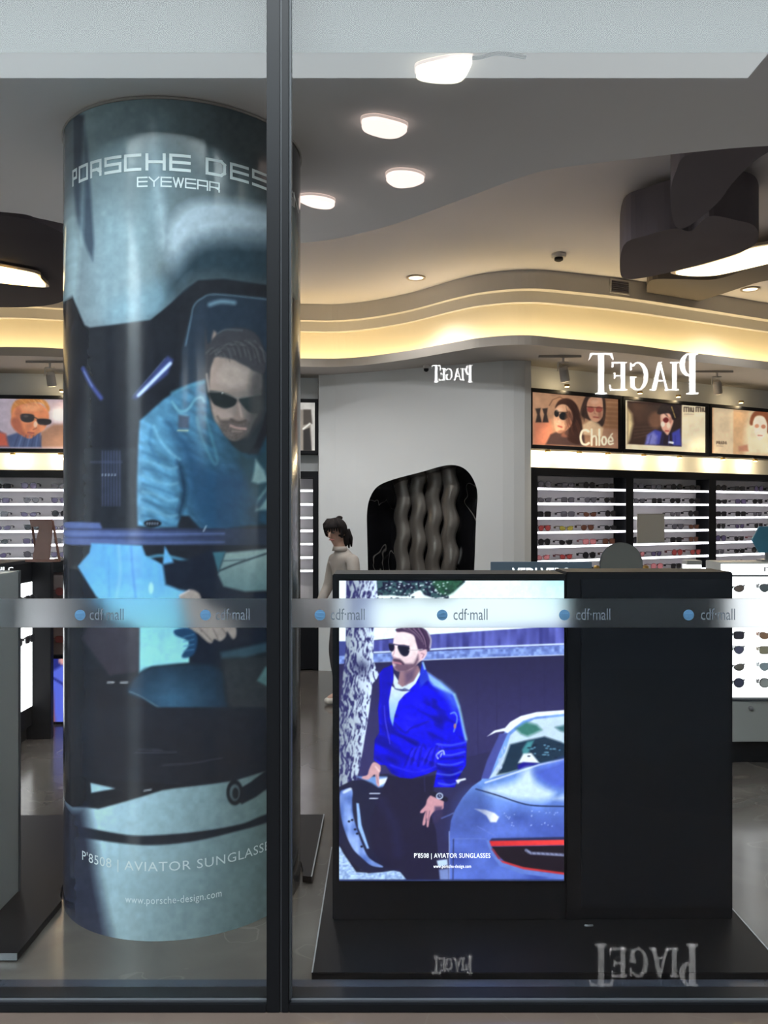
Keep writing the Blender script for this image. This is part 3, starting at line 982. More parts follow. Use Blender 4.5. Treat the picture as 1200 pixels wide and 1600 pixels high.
# ================================================================== ADVERTISING COLUMN
CX, CY, CR = -.868, 3.64, .50
def colpt(t, z, r=CR):
    return (CX + r * math.sin(t), CY - r * math.cos(t), z)
def t_of_px(x):
    lo_, hi_ = math.radians(-69), math.radians(95)
    for _ in range(50):
        m_ = (lo_ + hi_) / 2
        p = colpt(m_, 0)
        if 600 + FPX * p[0] / p[1] < x: lo_ = m_
        else: hi_ = m_
    return (lo_ + hi_) / 2

pc = Pic(104, 138, 486, 1482, 1.0)
K = lambda x0, y0, sc: (lambda p: (x0 + p[0] / sc, y0 + p[1] / sc))
pc.fill((30, 33, 41))
# car roof and sky, top part
def roof(X, Y):
    t = np.clip((X - 130) / 290, 0, 1)[..., None]
    u = np.clip((Y - 150) / 300, 0, 1)[..., None]
    top = np.array([112, 140, 148.]) * (1 - t) + np.array([58, 72, 80.]) * t
    low = np.array([172, 212, 224.]) * (1 - t) + np.array([96, 122, 122.]) * t
    return top * 1.12 * (1 - u ** .8) + low * u ** .8 * np.array([.58, .52, .53])
light_zone = [(104, 138), (486, 138), (486, 462), (420, 446), (350, 436), (310, 438), (290, 451), (262, 478), (246, 496), (235, 500), (180, 508), (140, 512), (132, 508), (118, 475), (104, 440)]
pc.poly(light_zone, roof, 2)
pc.poly([(238, 190), (252, 380), (268, 345), (292, 320), (330, 313), (380, 316), (440, 332), (486, 345), (486, 190), (420, 400), (360, 390), (310, 400), (270, 430)], (158, 176, 190), 22, .75, True)
pc.poly([(236, 500), (250, 455), (285, 400), (320, 375), (380, 372), (486, 385), (486, 450), (420, 446), (350, 436), (310, 438), (288, 452), (262, 478)], (34, 50, 60), 44, 1.0, True)
pc.poly([(150, 330), (230, 330), (250, 190), (230, 480), (150, 500), (130, 470)], (128, 164, 178), 60, .45, True)
pc.poly([(180, 470), (250, 440), (262, 478), (236, 500), (170, 508)], (104, 140, 158), 30, .6, True)
pc.poly([(113, 175), (131, 180), (140, 270), (147, 380), (145, 408), (136, 390), (121, 345), (115, 300)], (52, 66, 82), 6, .92)
pc.poly([(104, 320), (116, 340), (128, 380), (132, 190), (120, 460), (104, 440)], (150, 180, 190), 10, .6, True)
pc.poly([(104, 138), (112, 138), (113, 300), (104, 330)], (90, 110, 122), 4, .8)
# interior: seat head rest, belts
pc.poly([(104, 440), (118, 475), (132, 508), (140, 512), (235, 500), (262, 478), (310, 438), (350, 436), (486, 455), (486, 700), (104, 700)], ('v', 440, (30, 32, 38), 700, (26, 28, 36)), 2.5)
pc.poly([(284, 560), (292, 520), (300, 490), (312, 470), (335, 461), (420, 467), (486, 470), (486, 620), (300, 640)], (33, 44, 58), 5, .95, True)
pc.line([(290, 540), (298, 500), (303, 478), (316, 466), (338, 460), (420, 468)], 2, (82, 112, 130), 2.2, .8, True)
pc.line([(328, 476), (345, 471), (366, 473)], 6, (104, 138, 156), 6, .8, True)
pc.poly([(206, 622), (213, 624), (262, 585), (271, 562), (262, 556)], (46, 56, 104), 4, .95)
pc.line([(216, 618), (240, 594), (266, 568)], 5, (168, 188, 224), 3, .95)
pc.line([(208, 618), (258, 560)], 1.2, (84, 100, 140), 1, .7)
pc.line([(130, 576), (142, 600), (158, 622)], 6, (52, 64, 128), 4, .9, True)
pc.line([(131, 580), (144, 604)], 1.5, (120, 140, 190), 1.2, .7)
for k in range(7):
    pc.line([(160 + 4.5 * k, 705), (160 + 4.5 * k, 790)], 2.2, (58, 66, 96), 2, .8)
for k in range(5):
    pc.blob(160 + 5 * k, 742, 1, 1.6, (190, 200, 215), .4, .9)
pc.line([(142, 722), (190, 722)], 3, (52, 60, 84), 2, .7)
# jacket
pc.map = K(200, 480, 5.217)
jacket = [(640, 588), (560, 605), (470, 640), (380, 690), (280, 760), (180, 850), (95, 925), (84, 1100), (75, 1350), (72, 1620), (80, 1780), (230, 1800), (400, 1790),
          (430, 1700), (500, 1700), (640, 1860), (850, 1790), (1500, 1750), (1500, 900), (1140, 1040), (1060, 1200), (980, 1200), (870, 1140), (790, 1040), (710, 900), (670, 760)]
def jk(X, Y):
    t = np.clip((X - 214) / 200, 0, 1)[..., None]
    n_ = vnoise(X + Y * .4, Y - X * .6, 16, 7, 3)[..., None]
    base = np.array([70, 128, 164.]) * (1 - t) + np.array([18, 50, 70.]) * t
    return base * (.82 + .36 * n_)
pc.poly(jacket, jk, 4, 1, False)
pc.poly([(420, 1020), (330, 940), (390, 1100), (440, 1260), (470, 1420), (520, 1640), (660, 1820), (900, 1780), (960, 1400), (800, 1320), (620, 1280), (520, 1100)], (22, 58, 90), 26, .8, True)
pc.poly([(430, 1700), (480, 1500), (445, 1330), (400, 1240), (440, 1500), (400, 1690)], (16, 34, 54), 10, .9, True)
pc.line([(360, 770), (400, 830), (450, 850), (500, 820), (550, 750), (600, 735), (620, 770)], 3.4, (96, 156, 178), 3, .7, True)
pc.line([(380, 800), (430, 870), (480, 885)], 3, (92, 150, 172), 3, .7, True)
pc.line([(560, 900), (600, 1060), (660, 1200), (710, 1280), (725, 1230), (680, 1060), (630, 880)], 3, (74, 128, 148), 5, .6, True)
pc.line([(360, 700), (480, 650), (630, 605)], 5, (62, 122, 148), 5, .7, True)
pc.line([(210, 970), (260, 1080), (340, 1180), (420, 1240)], 3, (104, 160, 188), 5, .7, True)
for k in range(9):
    y = 1180 + 65 * k
    pc.line([(120, y), (220, y + 40 - 10 * (k % 3)), (330, y + 70), (400, y + 30 * ((k + 1) % 2) + 60)], 3.5, (104, 160, 188) if k % 2 else (34, 76, 108), 5, .5, True)
pc.line([(190, 1000), (180, 1120), (250, 1260)], 4, (40, 88, 124), 5, .6, True)
pc.poly([(410, 875), (500, 890), (495, 990), (410, 985)], (60, 66, 84), 4, .9)
pc.line([(405, 1005), (490, 1007)], 1.6, (186, 184, 140), 1, .95)
# lapel dark, shirt
pc.poly([(870, 1140), (980, 1210), (1080, 1190), (1150, 1060), (1300, 1000), (1300, 1500), (1050, 1560), (960, 1400)], (30, 58, 70), 14, .85, True)
pc.poly([(1040, 1240), (1110, 1330), (1140, 1420), (1060, 1440), (1010, 1420), (1030, 1330)], (118, 148, 152), 5, .9)
pc.poly([(1060, 1560), (1150, 1440), (1230, 1430), (1220, 1640), (1040, 1660)], (108, 140, 146), 5, .9)
pc.line([(1060, 1620), (1150, 1500)], 8, (34, 60, 78), 4, .9)
# head
pc.poly([(632, 640), (630, 190), (650, 300), (720, 225), (800, 180), (930, 172), (1040, 215), (1100, 330), (1120, 560), (1120, 860), (1040, 1100), (980, 1180), (880, 1150), (700, 900), (660, 760)], (34, 40, 46), 4, 1, True)
def skin(X, Y):
    t = np.clip((X - 326) / 80, 0, 1)[..., None]
    return np.array([146, 124, 116.]) * (1 - t) + np.array([92, 86, 86.]) * t
pc.poly([(664, 690), (668, 520), (700, 190), (800, 395), (880, 190), (990, 490), (1085, 530), (1085, 720), (1060, 860), (1010, 960), (970, 1030), (880, 1085), (810, 1060), (750, 980), (695, 890)], skin, 4, 1, True)
pc.poly([(780, 470), (900, 470), (1010, 540), (1000, 640), (840, 660), (740, 600)], (156, 138, 130), 14, .7, True)
pc.poly([(632, 560), (630, 190), (650, 300), (720, 225), (800, 180), (930, 172), (1040, 215), (1100, 330), (1120, 500), (1085, 545), (1000, 500), (900, 450), (850, 425), (720, 405), (690, 450), (665, 520), (650, 600)], (52, 52, 58), 3, 1, True)
for k in range(34):
    x = 665 + 13 * k + rnd.uniform(-6, 6)
    y = 400 - 5.5 * k + rnd.uniform(-30, 30) if k < 18 else 290 + rnd.uniform(-40, 40)
    c = (104, 100, 100) if k % 3 == 0 else ((70, 68, 72) if k % 3 == 1 else (36, 36, 42))
    pc.line([(x - 30, y), (x + 25, y - 45 + 3 * k), (x + 60, y + 20 + 5 * k)], 1.4, c, 2.2, .5, True)
pc.line([(730, 215), (800, 182), (930, 190)], 2, (86, 90, 96), 2, .7, True)
pc.line([(642, 545), (650, 620), (660, 690)], 3, (168, 150, 146), 2, .8)
pc.poly([(660, 690), (700, 680), (800, 700), (885, 750), (868, 800), (800, 826), (740, 812), (690, 780)], (30, 35, 38), 2, 1, True)
pc.poly([(905, 745), (1000, 725), (1080, 712), (1105, 790), (1085, 860), (1000, 862), (940, 812)], (36, 44, 47), 2, 1, True)
pc.line([(660, 688), (760, 690), (880, 740), (920, 740), (1080, 712)], 1.6, (110, 108, 106), 1.2, .8)
pc.blob(770, 700, 1.2, 1, (230, 232, 232), .5, .9)
pc.map = K(200, 480, 5.217)
pc.poly([(890, 770), (930, 850), (945, 910), (900, 930), (860, 915), (880, 850)], (126, 106, 100), 4, .8, True)
pc.poly([(740, 935), (830, 915), (900, 930), (990, 940), (1000, 980), (960, 1050), (880, 1088), (810, 1062), (760, 1000)], (82, 72, 70), 5, .8, True)
for k in range(240):                                  # stubble
    x, y = rnd.uniform(740, 1000), rnd.uniform(925, 1080)
    if y > 930 + abs(x - 880) * .1 and (x - 880) ** 2 / 130 ** 2 + (y - 990) ** 2 / 95 ** 2 < 1:
        pc.blob(x, y, .9, .9, (62, 54, 52), .6, .45)
pc.poly([(1000, 560), (1090, 560), (1095, 860), (1010, 1000), (960, 1060), (980, 900), (1000, 800)], (62, 60, 62), 12, .7, True)
pc.poly([(690, 830), (760, 840), (850, 870), (840, 905), (760, 910), (720, 880)], (160, 136, 128), 6, .6, True)
pc.line([(905, 790), (918, 850), (925, 890)], 3, (168, 146, 138), 3, .6, True)
pc.line([(840, 915), (900, 940), (960, 925)], 4, (66, 56, 54), 3, .8, True)
pc.line([(835, 965), (890, 985), (960, 992)], 3, (168, 128, 124), 2, .9, True)
pc.line([(850, 1010), (930, 1015)], 2.5, (132, 112, 106), 2, .7, True)
pc.line([(730, 890), (760, 930), (850, 935)], 3, (70, 60, 58), 3, .7, True)
# sleeve end, watch, reflected blue band
pc.map = K(100, 800, 3.529)
pc.blob(490, 62, 13, 5, (22, 24, 30), .3, 1)
pc.map = lambda p: p
pc.blob(238, 818, 13, 6, (24, 26, 32), .3, 1)
for k in range(5):
    pc.blob(230 + 4 * k, 818, 1.2, 2.5, (120, 130, 150), .4, .8)
pc.poly([(104, 815), (156, 817), (160, 826), (486, 826), (486, 852), (104, 852)], ('h', 110, (74, 92, 150), 400, (34, 42, 58)), 3)  # reflection of the outside painted into the print
for y, c in ((827, (30, 34, 56)), (834, (88, 104, 160)), (840, (38, 46, 80)), (847, (76, 90, 140))):
    pc.line([(112, y), (250, y + 1), (350, y)], 3.0, c, 2.5, .65)
pc.line([(318, 830), (322, 822)], 2, (170, 180, 195), 1, .8)
pc.poly([(104, 852), (486, 852), (486, 1220), (104, 1220)], (30, 33, 42), 2)
# light blue bag and trouser leg
pc.map = K(100, 800, 3.529)
pc.poly([(75, 300), (140, 225), (150, 172), (430, 185), (450, 240), (545, 290), (555, 190), (700, 440), (640, 540), (690, 640), (690, 830), (480, 852), (413, 888), (415, 640), (300, 600), (180, 470)],
        lambda X, Y: np.array([74, 150, 206.]) * (1 - np.clip((Y - 900) / 110, 0, 1)[..., None]) + np.array([122, 196, 214.]) * np.clip((Y - 900) / 110, 0, 1)[..., None], 3)
pc.poly([(180, 470), (300, 600), (415, 640), (413, 880), (250, 900), (100, 700)], (48, 46, 58), 5)
pc.line([(300, 190), (310, 330), (290, 470)], 4, (120, 180, 226), 5, .6, True)
pc.line([(370, 190), (380, 330), (395, 470)], 3, (44, 110, 190), 4, .7, True)
pc.line([(245, 250), (250, 460)], 2.5, (60, 128, 188), 4, .6)
pc.blob(480, 420, 4, 9, (150, 200, 235), .5, .8)
pc.map = K(100, 800, 3.529)
pc.line([(440, 260), (540, 240), (680, 270)], 4, (70, 150, 190), 4, .8, True)
pc.poly([(545, 290), (690, 260), (820, 200), (900, 220), (840, 340), (870, 190), (1000, 450), (1120, 445), (1330, 450), (1330, 760), (1100, 740), (870, 780), (860, 860), (700, 840), (690, 640), (800, 560), (740, 450), (640, 430), (560, 400)], (26, 32, 46), 5)
pc.poly([(850, 345), (890, 225), (1120, 203), (1330, 190), (1330, 440), (1120, 432), (1000, 440), (880, 410)], ('v', 850, (128, 150, 150), 930, (82, 112, 118)), 4)
pc.line([(855, 325), (940, 290), (1010, 265), (1130, 225)], 3, (34, 48, 58), 1.6, .9, True)
pc.line([(880, 270), (1000, 262)], 2, (52, 66, 74), 1.5, .8)
pc.poly([(820, 222), (890, 218), (850, 330)], (44, 92, 108), 3)
# hand
pc.poly([(635, 470), (660, 445), (700, 428), (745, 450), (770, 500), (860, 560), (940, 620), (950, 680), (930, 700), (900, 660), (890, 690), (862, 712), (830, 700), (815, 722), (790, 715), (740, 670), (690, 640), (680, 560)], (150, 136, 130), 3, 1, True)
for a_, b2 in (((760, 650), (815, 712)), ((820, 640), (850, 700)), ((870, 640), (895, 675)), ((730, 600), (760, 660))):
    pc.line([a_, b2], 1.6, (84, 76, 76), 1.4, .8)
pc.line([(640, 460), (690, 432)], 2, (190, 180, 190), 1.5, .8)
pc.poly([(612, 650), (690, 640), (735, 690), (720, 780), (670, 805), (650, 790), (690, 720), (615, 680)], (22, 60, 96), 3, 1, True)
for k in range(4):
    pc.line([(660, 690 + 25 * k), (715, 675 + 28 * k)], 2, (58, 118, 156), 2, .7)
# seat cushion
pc.poly([(355, 990), (415, 890), (480, 856), (690, 838), (860, 865), (885, 1000), (905, 1110), (820, 1160), (680, 1130), (540, 1090), (440, 1030)],
        lambda X, Y: np.array([26, 44, 62.]) + np.array([16, 40, 52.]) * (1 - np.abs(X - 268) / 90).clip(0, 1)[..., None] * np.clip((Y - 1030) / 60, 0, 1)[..., None], 7, 1, True)
pc.line([(360, 990), (430, 1020), (540, 1085), (680, 1130)], 1.6, (104, 140, 160), 1.2, .7, True)
pc.poly([(870, 800), (1330, 780), (1330, 1140), (960, 1140), (900, 1050)], (46, 52, 58), 10, .9)
pc.poly([(860, 775), (1000, 745), (1120, 720), (1120, 770), (1000, 800), (870, 805)], (50, 82, 98), 6, .8)
pc.poly([(1065, 930), (1110, 855), (1180, 840), (1180, 980), (1110, 955)], (78, 116, 120), 4, .9)
for k in range(3):
    pc.line([(140 + 180 * k, 1390 - 12 * k), (500 + 160 * k, 1400 - 30 * k)], 1.4, (60, 68, 84), 1.4, .6)
pc.line([(240, 940), (275, 940)], 2.2, (190, 194, 200), 1, .9); pc.line([(312, 940), (350, 940)], 2.2, (190, 194, 200), 1, .9)
# lower part: pale leather bag with dark strap
pc.map = K(100, 1160, 3.636)
pc.poly([(-40, -200), (1500, -200), (1500, 300), (-40, 190)], (32, 36, 46), 3)
for pts in ([(400, 60), (640, 55)], [(560, 130), (720, 120), (900, 88)], [(420, 40), (560, 44)]):
    pc.line(pts, 1.6, (64, 74, 92), 1.5, .7)
def pale(X, Y):
    t = np.clip((X - 140) / 290, 0, 1)[..., None]
    u = np.clip((Y - 1240) / 220, 0, 1)[..., None]
    a_ = np.array([164, 204, 226.]) * (1 - t) + np.array([92, 112, 112.]) * t
    b2 = np.array([140, 166, 176.]) * (1 - t) + np.array([80, 98, 100.]) * t
    return a_ * (1 - u) + b2 * u
pc.poly([(-40, 366), (130, 370), (195, 378), (300, 350), (420, 315), (560, 272), (640, 260), (850, 236), (980, 215), (1130, 168), (1500, 60), (1500, 1300), (-40, 1300)], pale, 2.5)
pc.poly([(150, 230), (290, 262), (155, 286)], (150, 192, 214), 2)
pc.line([(455, 275), (495, 268)], 2, (190, 200, 210), 1.2, .9)
pc.poly([(1010, 255), (1060, 225), (1140, 165), (1300, 100), (1300, 230), (1140, 272), (1090, 310), (1010, 352), (985, 330)], (30, 36, 46), 2.5)
pc.blob(970, 285, 13, 20, (28, 33, 42), .12, 1)
pc.blob(970, 285, 8, 13, (84, 104, 112), .2, .9)
pc.blob(974, 290, 5, 9, (30, 36, 44), .2, 1)
pc.map = K(100, 1160, 3.636)
pc.poly([(-40, 455), (130, 485), (350, 524), (500, 528), (750, 508), (1000, 465), (1135, 413), (1500, 280), (1500, 340), (1140, 460), (1000, 500), (750, 560), (500, 585), (300, 570), (130, 545), (-40, 520)], (30, 36, 46), 2.5, 1, True)
pc.poly([(-40, 366), (125, 366), (145, 480), (165, 560), (200, 800), (262, 1110), (280, 1300), (-40, 1300)], (36, 40, 58), 26, .96)
pc.map = lambda p: p

pc.soften(1, .07, 9)
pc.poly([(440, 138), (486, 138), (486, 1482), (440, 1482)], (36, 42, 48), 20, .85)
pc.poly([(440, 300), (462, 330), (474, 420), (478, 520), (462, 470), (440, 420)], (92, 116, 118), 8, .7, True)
col = empty('advertising_column', (CX, CY, 0), 0, 'round column wrapped in an eyewear advertisement with a man in a blue jacket', 'column', kind='thing')
mb = MB(); mb.lathe([(CR - .006, 0), (CR - .006, Z1 - .004)], 96, (CX, CY, 0)); child_at(mb.build('core', M_ceil, smooth=False), col)
M_wrap = print_mat('glossy_vinyl_print', 0.0, 0.15, 1.0)
T0, T1 = math.radians(-100), math.radians(128)
tl, tr_ = t_of_px(113.5), t_of_px(481)
def colproj(U, V_):
    t = T0 + (T1 - T0) * U
    z = (Z1 - .004) * V_
    tc = np.clip(t, tl, tr_)
    x = CX + CR * np.sin(tc); y = CY - CR * np.cos(tc)
    return 600 + FPX * x / y, 800 - FPX * (z - EYE) / y
child_at(print_grid('printed_wrap', 470, 660, lambda U, V_: (CX + CR * np.sin(T0 + (T1 - T0) * U), CY - CR * np.cos(T0 + (T1 - T0) * U), (Z1 - .004) * V_), pc, M_wrap, None, True, 1.62, colproj, .14), col)
# lettering bent round the column
RL = CR + .0015
def cmap(u, v): return colpt(u, v, RL)
rows = [('P', 113.6, 121), ('O', 123.5, 138), ('R', 141.5, 159), ('S', 163.5, 190), ('C', 194, 221), ('H', 227.5, 259), ('E', 264.5, 298), ('D', 321, 353), ('E', 359, 388.5), ('S', 393.5, 421)]
M_colletter = mat('pale_print_lettering', (226, 238, 240), .3)
mb = MB()
zc = ZP(253, 3.14); hh = .027
for ch, a, b_ in rows:
    ta, tb = t_of_px(a), t_of_px(b_)
    # strokes in metres along the arc
    sub = MB()
    stroke_quads(ch, ta * CR + min(.0056, (tb - ta) * CR * .2), tb * CR - min(.0056, (tb - ta) * CR * .2), zc - hh, zc + hh, .0112, sub, lambda u, v: (u, v, 0))
    mb = MB()
    for q in sub.f:
        A, B_, C_, D_ = [sub.v[i] for i in q]
        for k in range(4):
            f0, f1 = k / 4, (k + 1) / 4
            L_ = lambda p, r_, f: (p[0] + (r_[0] - p[0]) * f, p[1] + (r_[1] - p[1]) * f)
            pts = [L_(A, B_, f0), L_(A, B_, f1), L_(D_, C_, f1), L_(D_, C_, f0)]
            mb.add([cmap(p[0] / CR, p[1]) for p in pts], [(0, 1, 2, 3)])
    child_at(mb.build('letter', M_colletter), col)
ts = t_of_px(421) * CR + .02
for ch in 'IGN':
    sub = MB(); stroke_quads(ch, ts, ts + .065, zc - hh, zc + hh, .0102, sub, lambda u, v: (u, v, 0)); ts += .085
    mb = MB()
    for q in sub.f: mb.add([cmap(sub.v[i][0] / CR, sub.v[i][1]) for i in q], [(0, 1, 2, 3)])
    child_at(mb.build('letter', M_colletter), col)
ta, tb = t_of_px(213.5) * CR, t_of_px(344) * CR
zc2 = ZP(284, 3.14)
for i, ch in enumerate('EYEWEAR'):
    w_ = (tb - ta) / 7
    sub = MB(); stroke_quads(ch, ta + w_ * i + w_ * .1, ta + w_ * (i + 1) - w_ * .1, zc2 - .0165, zc2 + .0165, .0055, sub, lambda u, v: (u, v, 0))
    mb = MB()
    for q in sub.f: mb.add([cmap(sub.v[k][0] / CR, sub.v[k][1]) for k in q], [(0, 1, 2, 3)])
    child_at(mb.build('letter', M_colletter), col)
(lettering('lettering', "P'8508 | AVIATOR SUNGLASSES", (t_of_px(129), t_of_px(414) + .10, ZP(1366, 3.14), ZP(1346, 3.14)), lambda u, v: cmap(u, v), M_colletter, None, 0.0, 1.08, each=col))
child_at(lettering('lettering', 'www.porsche-design.com', (t_of_px(196), t_of_px(346), ZP(1416, 3.14), ZP(1401, 3.14)), lambda u, v: cmap(u, v), M_colletter, None, 0.0, 1.08), col)
mb = MB(); mb.lathe([(CR + .002, Z1 - .012), (CR + .006, Z1 - .012), (CR + .006, Z1 - .003), (CR + .002, Z1 - .003)], 96, (CX, CY, 0))
mb.f = mb.f[:-2]; mb.mi = mb.mi[:-2]
child_at(mb.build('top_trim', M_greyw), col)

# ================================================================== SCREEN PICTURE
sp = Pic(524, 900, 888, 1382, 1.4)
A_ = K(520, 970, 5.714); B_m = K(520, 1150, 5.4545); C_m = K(690, 1060, 4.85); Z6 = K(510, 880, 3.137)
sp.fill((42, 42, 86))
# pale sky
sp.poly([(524, 900), (888, 900), (888, 978), (680, 991), (524, 1006)], lambda X, Y: np.array([238, 252, 255.]) - np.array([60, 12, 0.]) * np.clip((X - 800) / 80, 0, 1)[..., None] * np.clip((960 - Y) / 60, 0, 1)[..., None], 1)
# concrete parapet
def par(X, Y):
    n_ = vnoise(X, Y, 5, 60, 11)[..., None]
    return np.array([46, 48, 118.]) + n_ * np.array([60, 66, 90.])
sp.poly([(524, 1004), (600, 1000), (680, 991), (888, 977), (888, 1010), (680, 1016), (524, 1020)], par, 1)
sp.line([(524, 1022), (640, 1017), (700, 1013), (888, 1006)], 2.6, (206, 226, 255), 1.2)
sp.poly([(524, 1024), (640, 1019), (888, 1008), (888, 1023), (690, 1030), (524, 1038)], lambda X, Y: np.array([84, 104, 180.]) + vnoise(X, Y, 4, 4, 5)[..., None] * np.array([70, 80, 70.]), 1)
sp.line([(585, 1036), (690, 1030), (888, 1023)], 1.6, (190, 206, 240), 1)
sp.poly([(524, 1038), (690, 1031), (888, 1024), (888, 1140), (524, 1240)], ('v', 1030, (38, 36, 76), 1130, (50, 48, 100)), 1)
for x in (745, 775, 812, 850):
    sp.line([(x, 1032), (x + 2, 1180)], 1.4, (34, 34, 78), 2, .6)
# leaves at the top
leaf = lambda X, Y: np.where((vnoise(X, Y, 4, 4, 2) + .6 * vnoise(X, Y, 2, 2, 9))[..., None] > .78, np.array([52, 84, 92.]), np.array([18, 22, 52.]))
sp.poly([(585, 905), (640, 905), (722, 905), (716, 918), (700, 930), (682, 934), (664, 930), (655, 922), (636, 931), (612, 930), (590, 928)], leaf, 2, 1, True)
sp.poly([(678, 905), (722, 905), (716, 918), (700, 930), (684, 926)], (36, 92, 56), 6, .7, True)
for k in range(60):
    x, y = rnd.uniform(585, 705), rnd.uniform(920, 940)
    sp.blob(x, y, rnd.uniform(1, 3), rnd.uniform(.8, 2), (24, 38, 56), .5, .8)
for k in range(40):
    sp.blob(rnd.uniform(600, 700), rnd.uniform(908, 928), 1.6, 1.1, (226, 244, 250), .5, .8)
# tree trunk
def bark(X, Y):
    n_ = .62 * vnoise(X + 2.5 * np.sin(Y / 7 + X / 9), Y, 2.1, 9, 21) + .38 * vnoise(X, Y, 1.3, 3.2, 22)
    lightness = np.clip((X - 530 - (1100 - Y) * .05) / 45, 0, 1)
    v = np.clip((n_ - .50 + .17 * lightness) * 4.5 + .35, 0, 1)[..., None]
    knot = np.exp(-(((X - 565) / 12) ** 2 + ((Y - 1042) / 12) ** 2))[..., None]
    c = np.array([40, 40, 96.]) * (1 - v) + (np.array([214, 232, 255.]) * (.62 + .38 * lightness[..., None])) * v
    return c * (1 - .75 * knot) + np.array([34, 36, 80.]) * .75 * knot
sp.poly([(541, 900), (588, 900), (590, 930), (585, 980), (583, 1030), (588, 1046), (592, 1054), (588, 1062), (582, 1068), (577, 1110), (569, 1160), (562, 1200), (556, 1222), (530, 1240), (524, 1240), (524, 1120), (533, 1090), (540, 1010)], bark, 1.2)
sp.poly([(524, 900), (541, 900), (540, 1000), (524, 1002)], (240, 250, 255), 1)
sp.poly([(524, 1002), (540, 1002), (539, 1024), (524, 1026)], (60, 70, 140), 1)
# ground
sp.poly([(524, 1318), (540, 1330), (580, 1352), (640, 1366), (660, 1390), (524, 1390)], lambda X, Y: np.array([120, 150, 210.]) + vnoise(X, Y, 3, 2, 31)[..., None] * np.array([80, 80, 45.]), 1)
# car door, left
sp.map = B_m
sp.poly([(40, 440), (160, 380), (300, 372), (340, 330), (480, 320), (470, 370), (430, 560), (400, 800), (520, 1100), (560, 1140), (420, 1160), (300, 1170), (200, 1120), (120, 1030), (60, 900), (40, 800)], (30, 32, 62), 1.5)
sp.poly([(200, 345), (460, 345), (470, 370), (440, 430), (390, 440), (330, 400)], (110, 150, 215), 3)
sp.poly([(385, 370), (465, 355), (455, 400), (395, 425)], (236, 246, 255), 3)
sp.line([(315, 490), (415, 490)], 1.6, (220, 232, 255), 1); sp.line([(315, 532), (405, 532)], 1.6, (220, 232, 255), 1)
sp.poly([(60, 490), (100, 455), (150, 445), (170, 480), (165, 560), (175, 680), (205, 790), (250, 920), (310, 1040), (430, 1115), (330, 1105), (250, 1040), (170, 960), (110, 830), (70, 680)],
        lambda X, Y: np.array([70, 100, 180.]) + vnoise(X, Y, 6, 16, 8)[..., None] * np.array([90, 90, 70.]), 2, 1, True)
sp.poly([(200, 570), (222, 575), (245, 760), (310, 960), (290, 960), (215, 780)], (150, 190, 250), 2)
sp.line([(95, 480), (150, 452)], 4, (230, 242, 255), 3, .8)
sp.poly([(30, 880), (80, 930), (150, 1060), (240, 1140), (320, 1165), (200, 1160), (90, 1000)], (28, 26, 50), 2)
for x, y in ((138, 728), (165, 716), (190, 796), (208, 832), (246, 942)):
    sp.blob(x, y, 2, 1.6, (16, 18, 40), .4, 1)
sp.line([(390, 580), (362, 630), (358, 690)], 1.4, (80, 88, 150), 1.2, .8, True)
# trousers
sp.poly([(480, 330), (520, 345), (700, 365), (880, 330), (860, 470), (800, 560), (880, 800), (900, 1050), (920, 1240), (640, 1240), (560, 1140), (440, 1120), (330, 960), (320, 700), (400, 500)], (30, 28, 58), 2)
sp.line([(780, 350), (785, 470)], 1.2, (60, 58, 110), 1.2, .7)
sp.line([(420, 560), (520, 760), (560, 1000)], 14, (38, 38, 78), 12, .6, True)
# left hand on the door
sp.poly([(345, 225), (400, 245), (408, 290), (395, 330), (398, 420), (385, 430), (370, 400), (360, 330), (330, 350), (300, 372), (250, 362), (255, 345), (295, 330), (310, 285)], (206, 160, 168), 1.6, 1, True)
sp.line([(365, 260), (395, 300)], 3, (240, 214, 216), 2, .7); sp.line([(372, 330), (385, 400)], 1, (120, 90, 110), 1, .7)
# jacket
sp.map = A_
jkt = [(535, 395), (450, 425), (415, 470), (420, 640), (405, 800), (415, 1000), (375, 1060), (368, 1160), (365, 1240), (420, 1285), (470, 1290), (520, 1360), (600, 1400), (700, 1410),
       (840, 1370), (930, 1330), (900, 1486), (1090, 1486), (1120, 1400), (1190, 1290), (1195, 1080), (1170, 960), (1120, 760), (1075, 640), (960, 540), (840, 455), (800, 365), (780, 480), (700, 590), (640, 640), (590, 690), (540, 900), (520, 850), (500, 700), (540, 520)]
def blue(X, Y):
    n_ = vnoise(X * .9 + Y * .35, Y - X * .5, 22, 9, 41)[..., None]
    n2 = vnoise(X + Y * .3, Y - X * .3, 6, 3.5, 43)[..., None]
    return np.array([6, 4, 226.]) + np.array([34, 34, 29.]) * np.clip((n_ - .55) * 3, 0, 1) * n2 - np.array([0, 0, 110.]) * np.clip(.36 - n_, 0, 1) * 2.2
sp.poly(jkt, blue, 1.5)
sp.poly([(700, 620), (850, 560), (900, 640), (880, 760), (820, 700), (720, 760), (620, 860), (560, 940), (600, 760)], (8, 6, 238), 10, .8, True)
sp.poly([(415, 470), (530, 400), (530, 560), (500, 700), (520, 860), (500, 1080), (430, 1000)], (14, 10, 170), 8, .7)
sp.poly([(880, 560), (960, 545), (1075, 640), (1120, 760), (1090, 820), (1020, 700)], (90, 140, 220), 12, .6)
sp.poly([(840, 455), (960, 540), (1075, 640), (1080, 660), (960, 610), (900, 580), (850, 520)], (160, 214, 240), 5, .85)
sp.line([(1085, 660), (1130, 790), (1165, 960), (1190, 1060)], 4, (150, 210, 240), 4, .85, True)
sp.poly([(800, 365), (830, 440), (860, 520), (820, 560), (780, 600), (770, 520)], (34, 60, 210), 4, .9)
sp.line([(805, 375), (822, 430)], 3, (150, 200, 240), 2, .9)
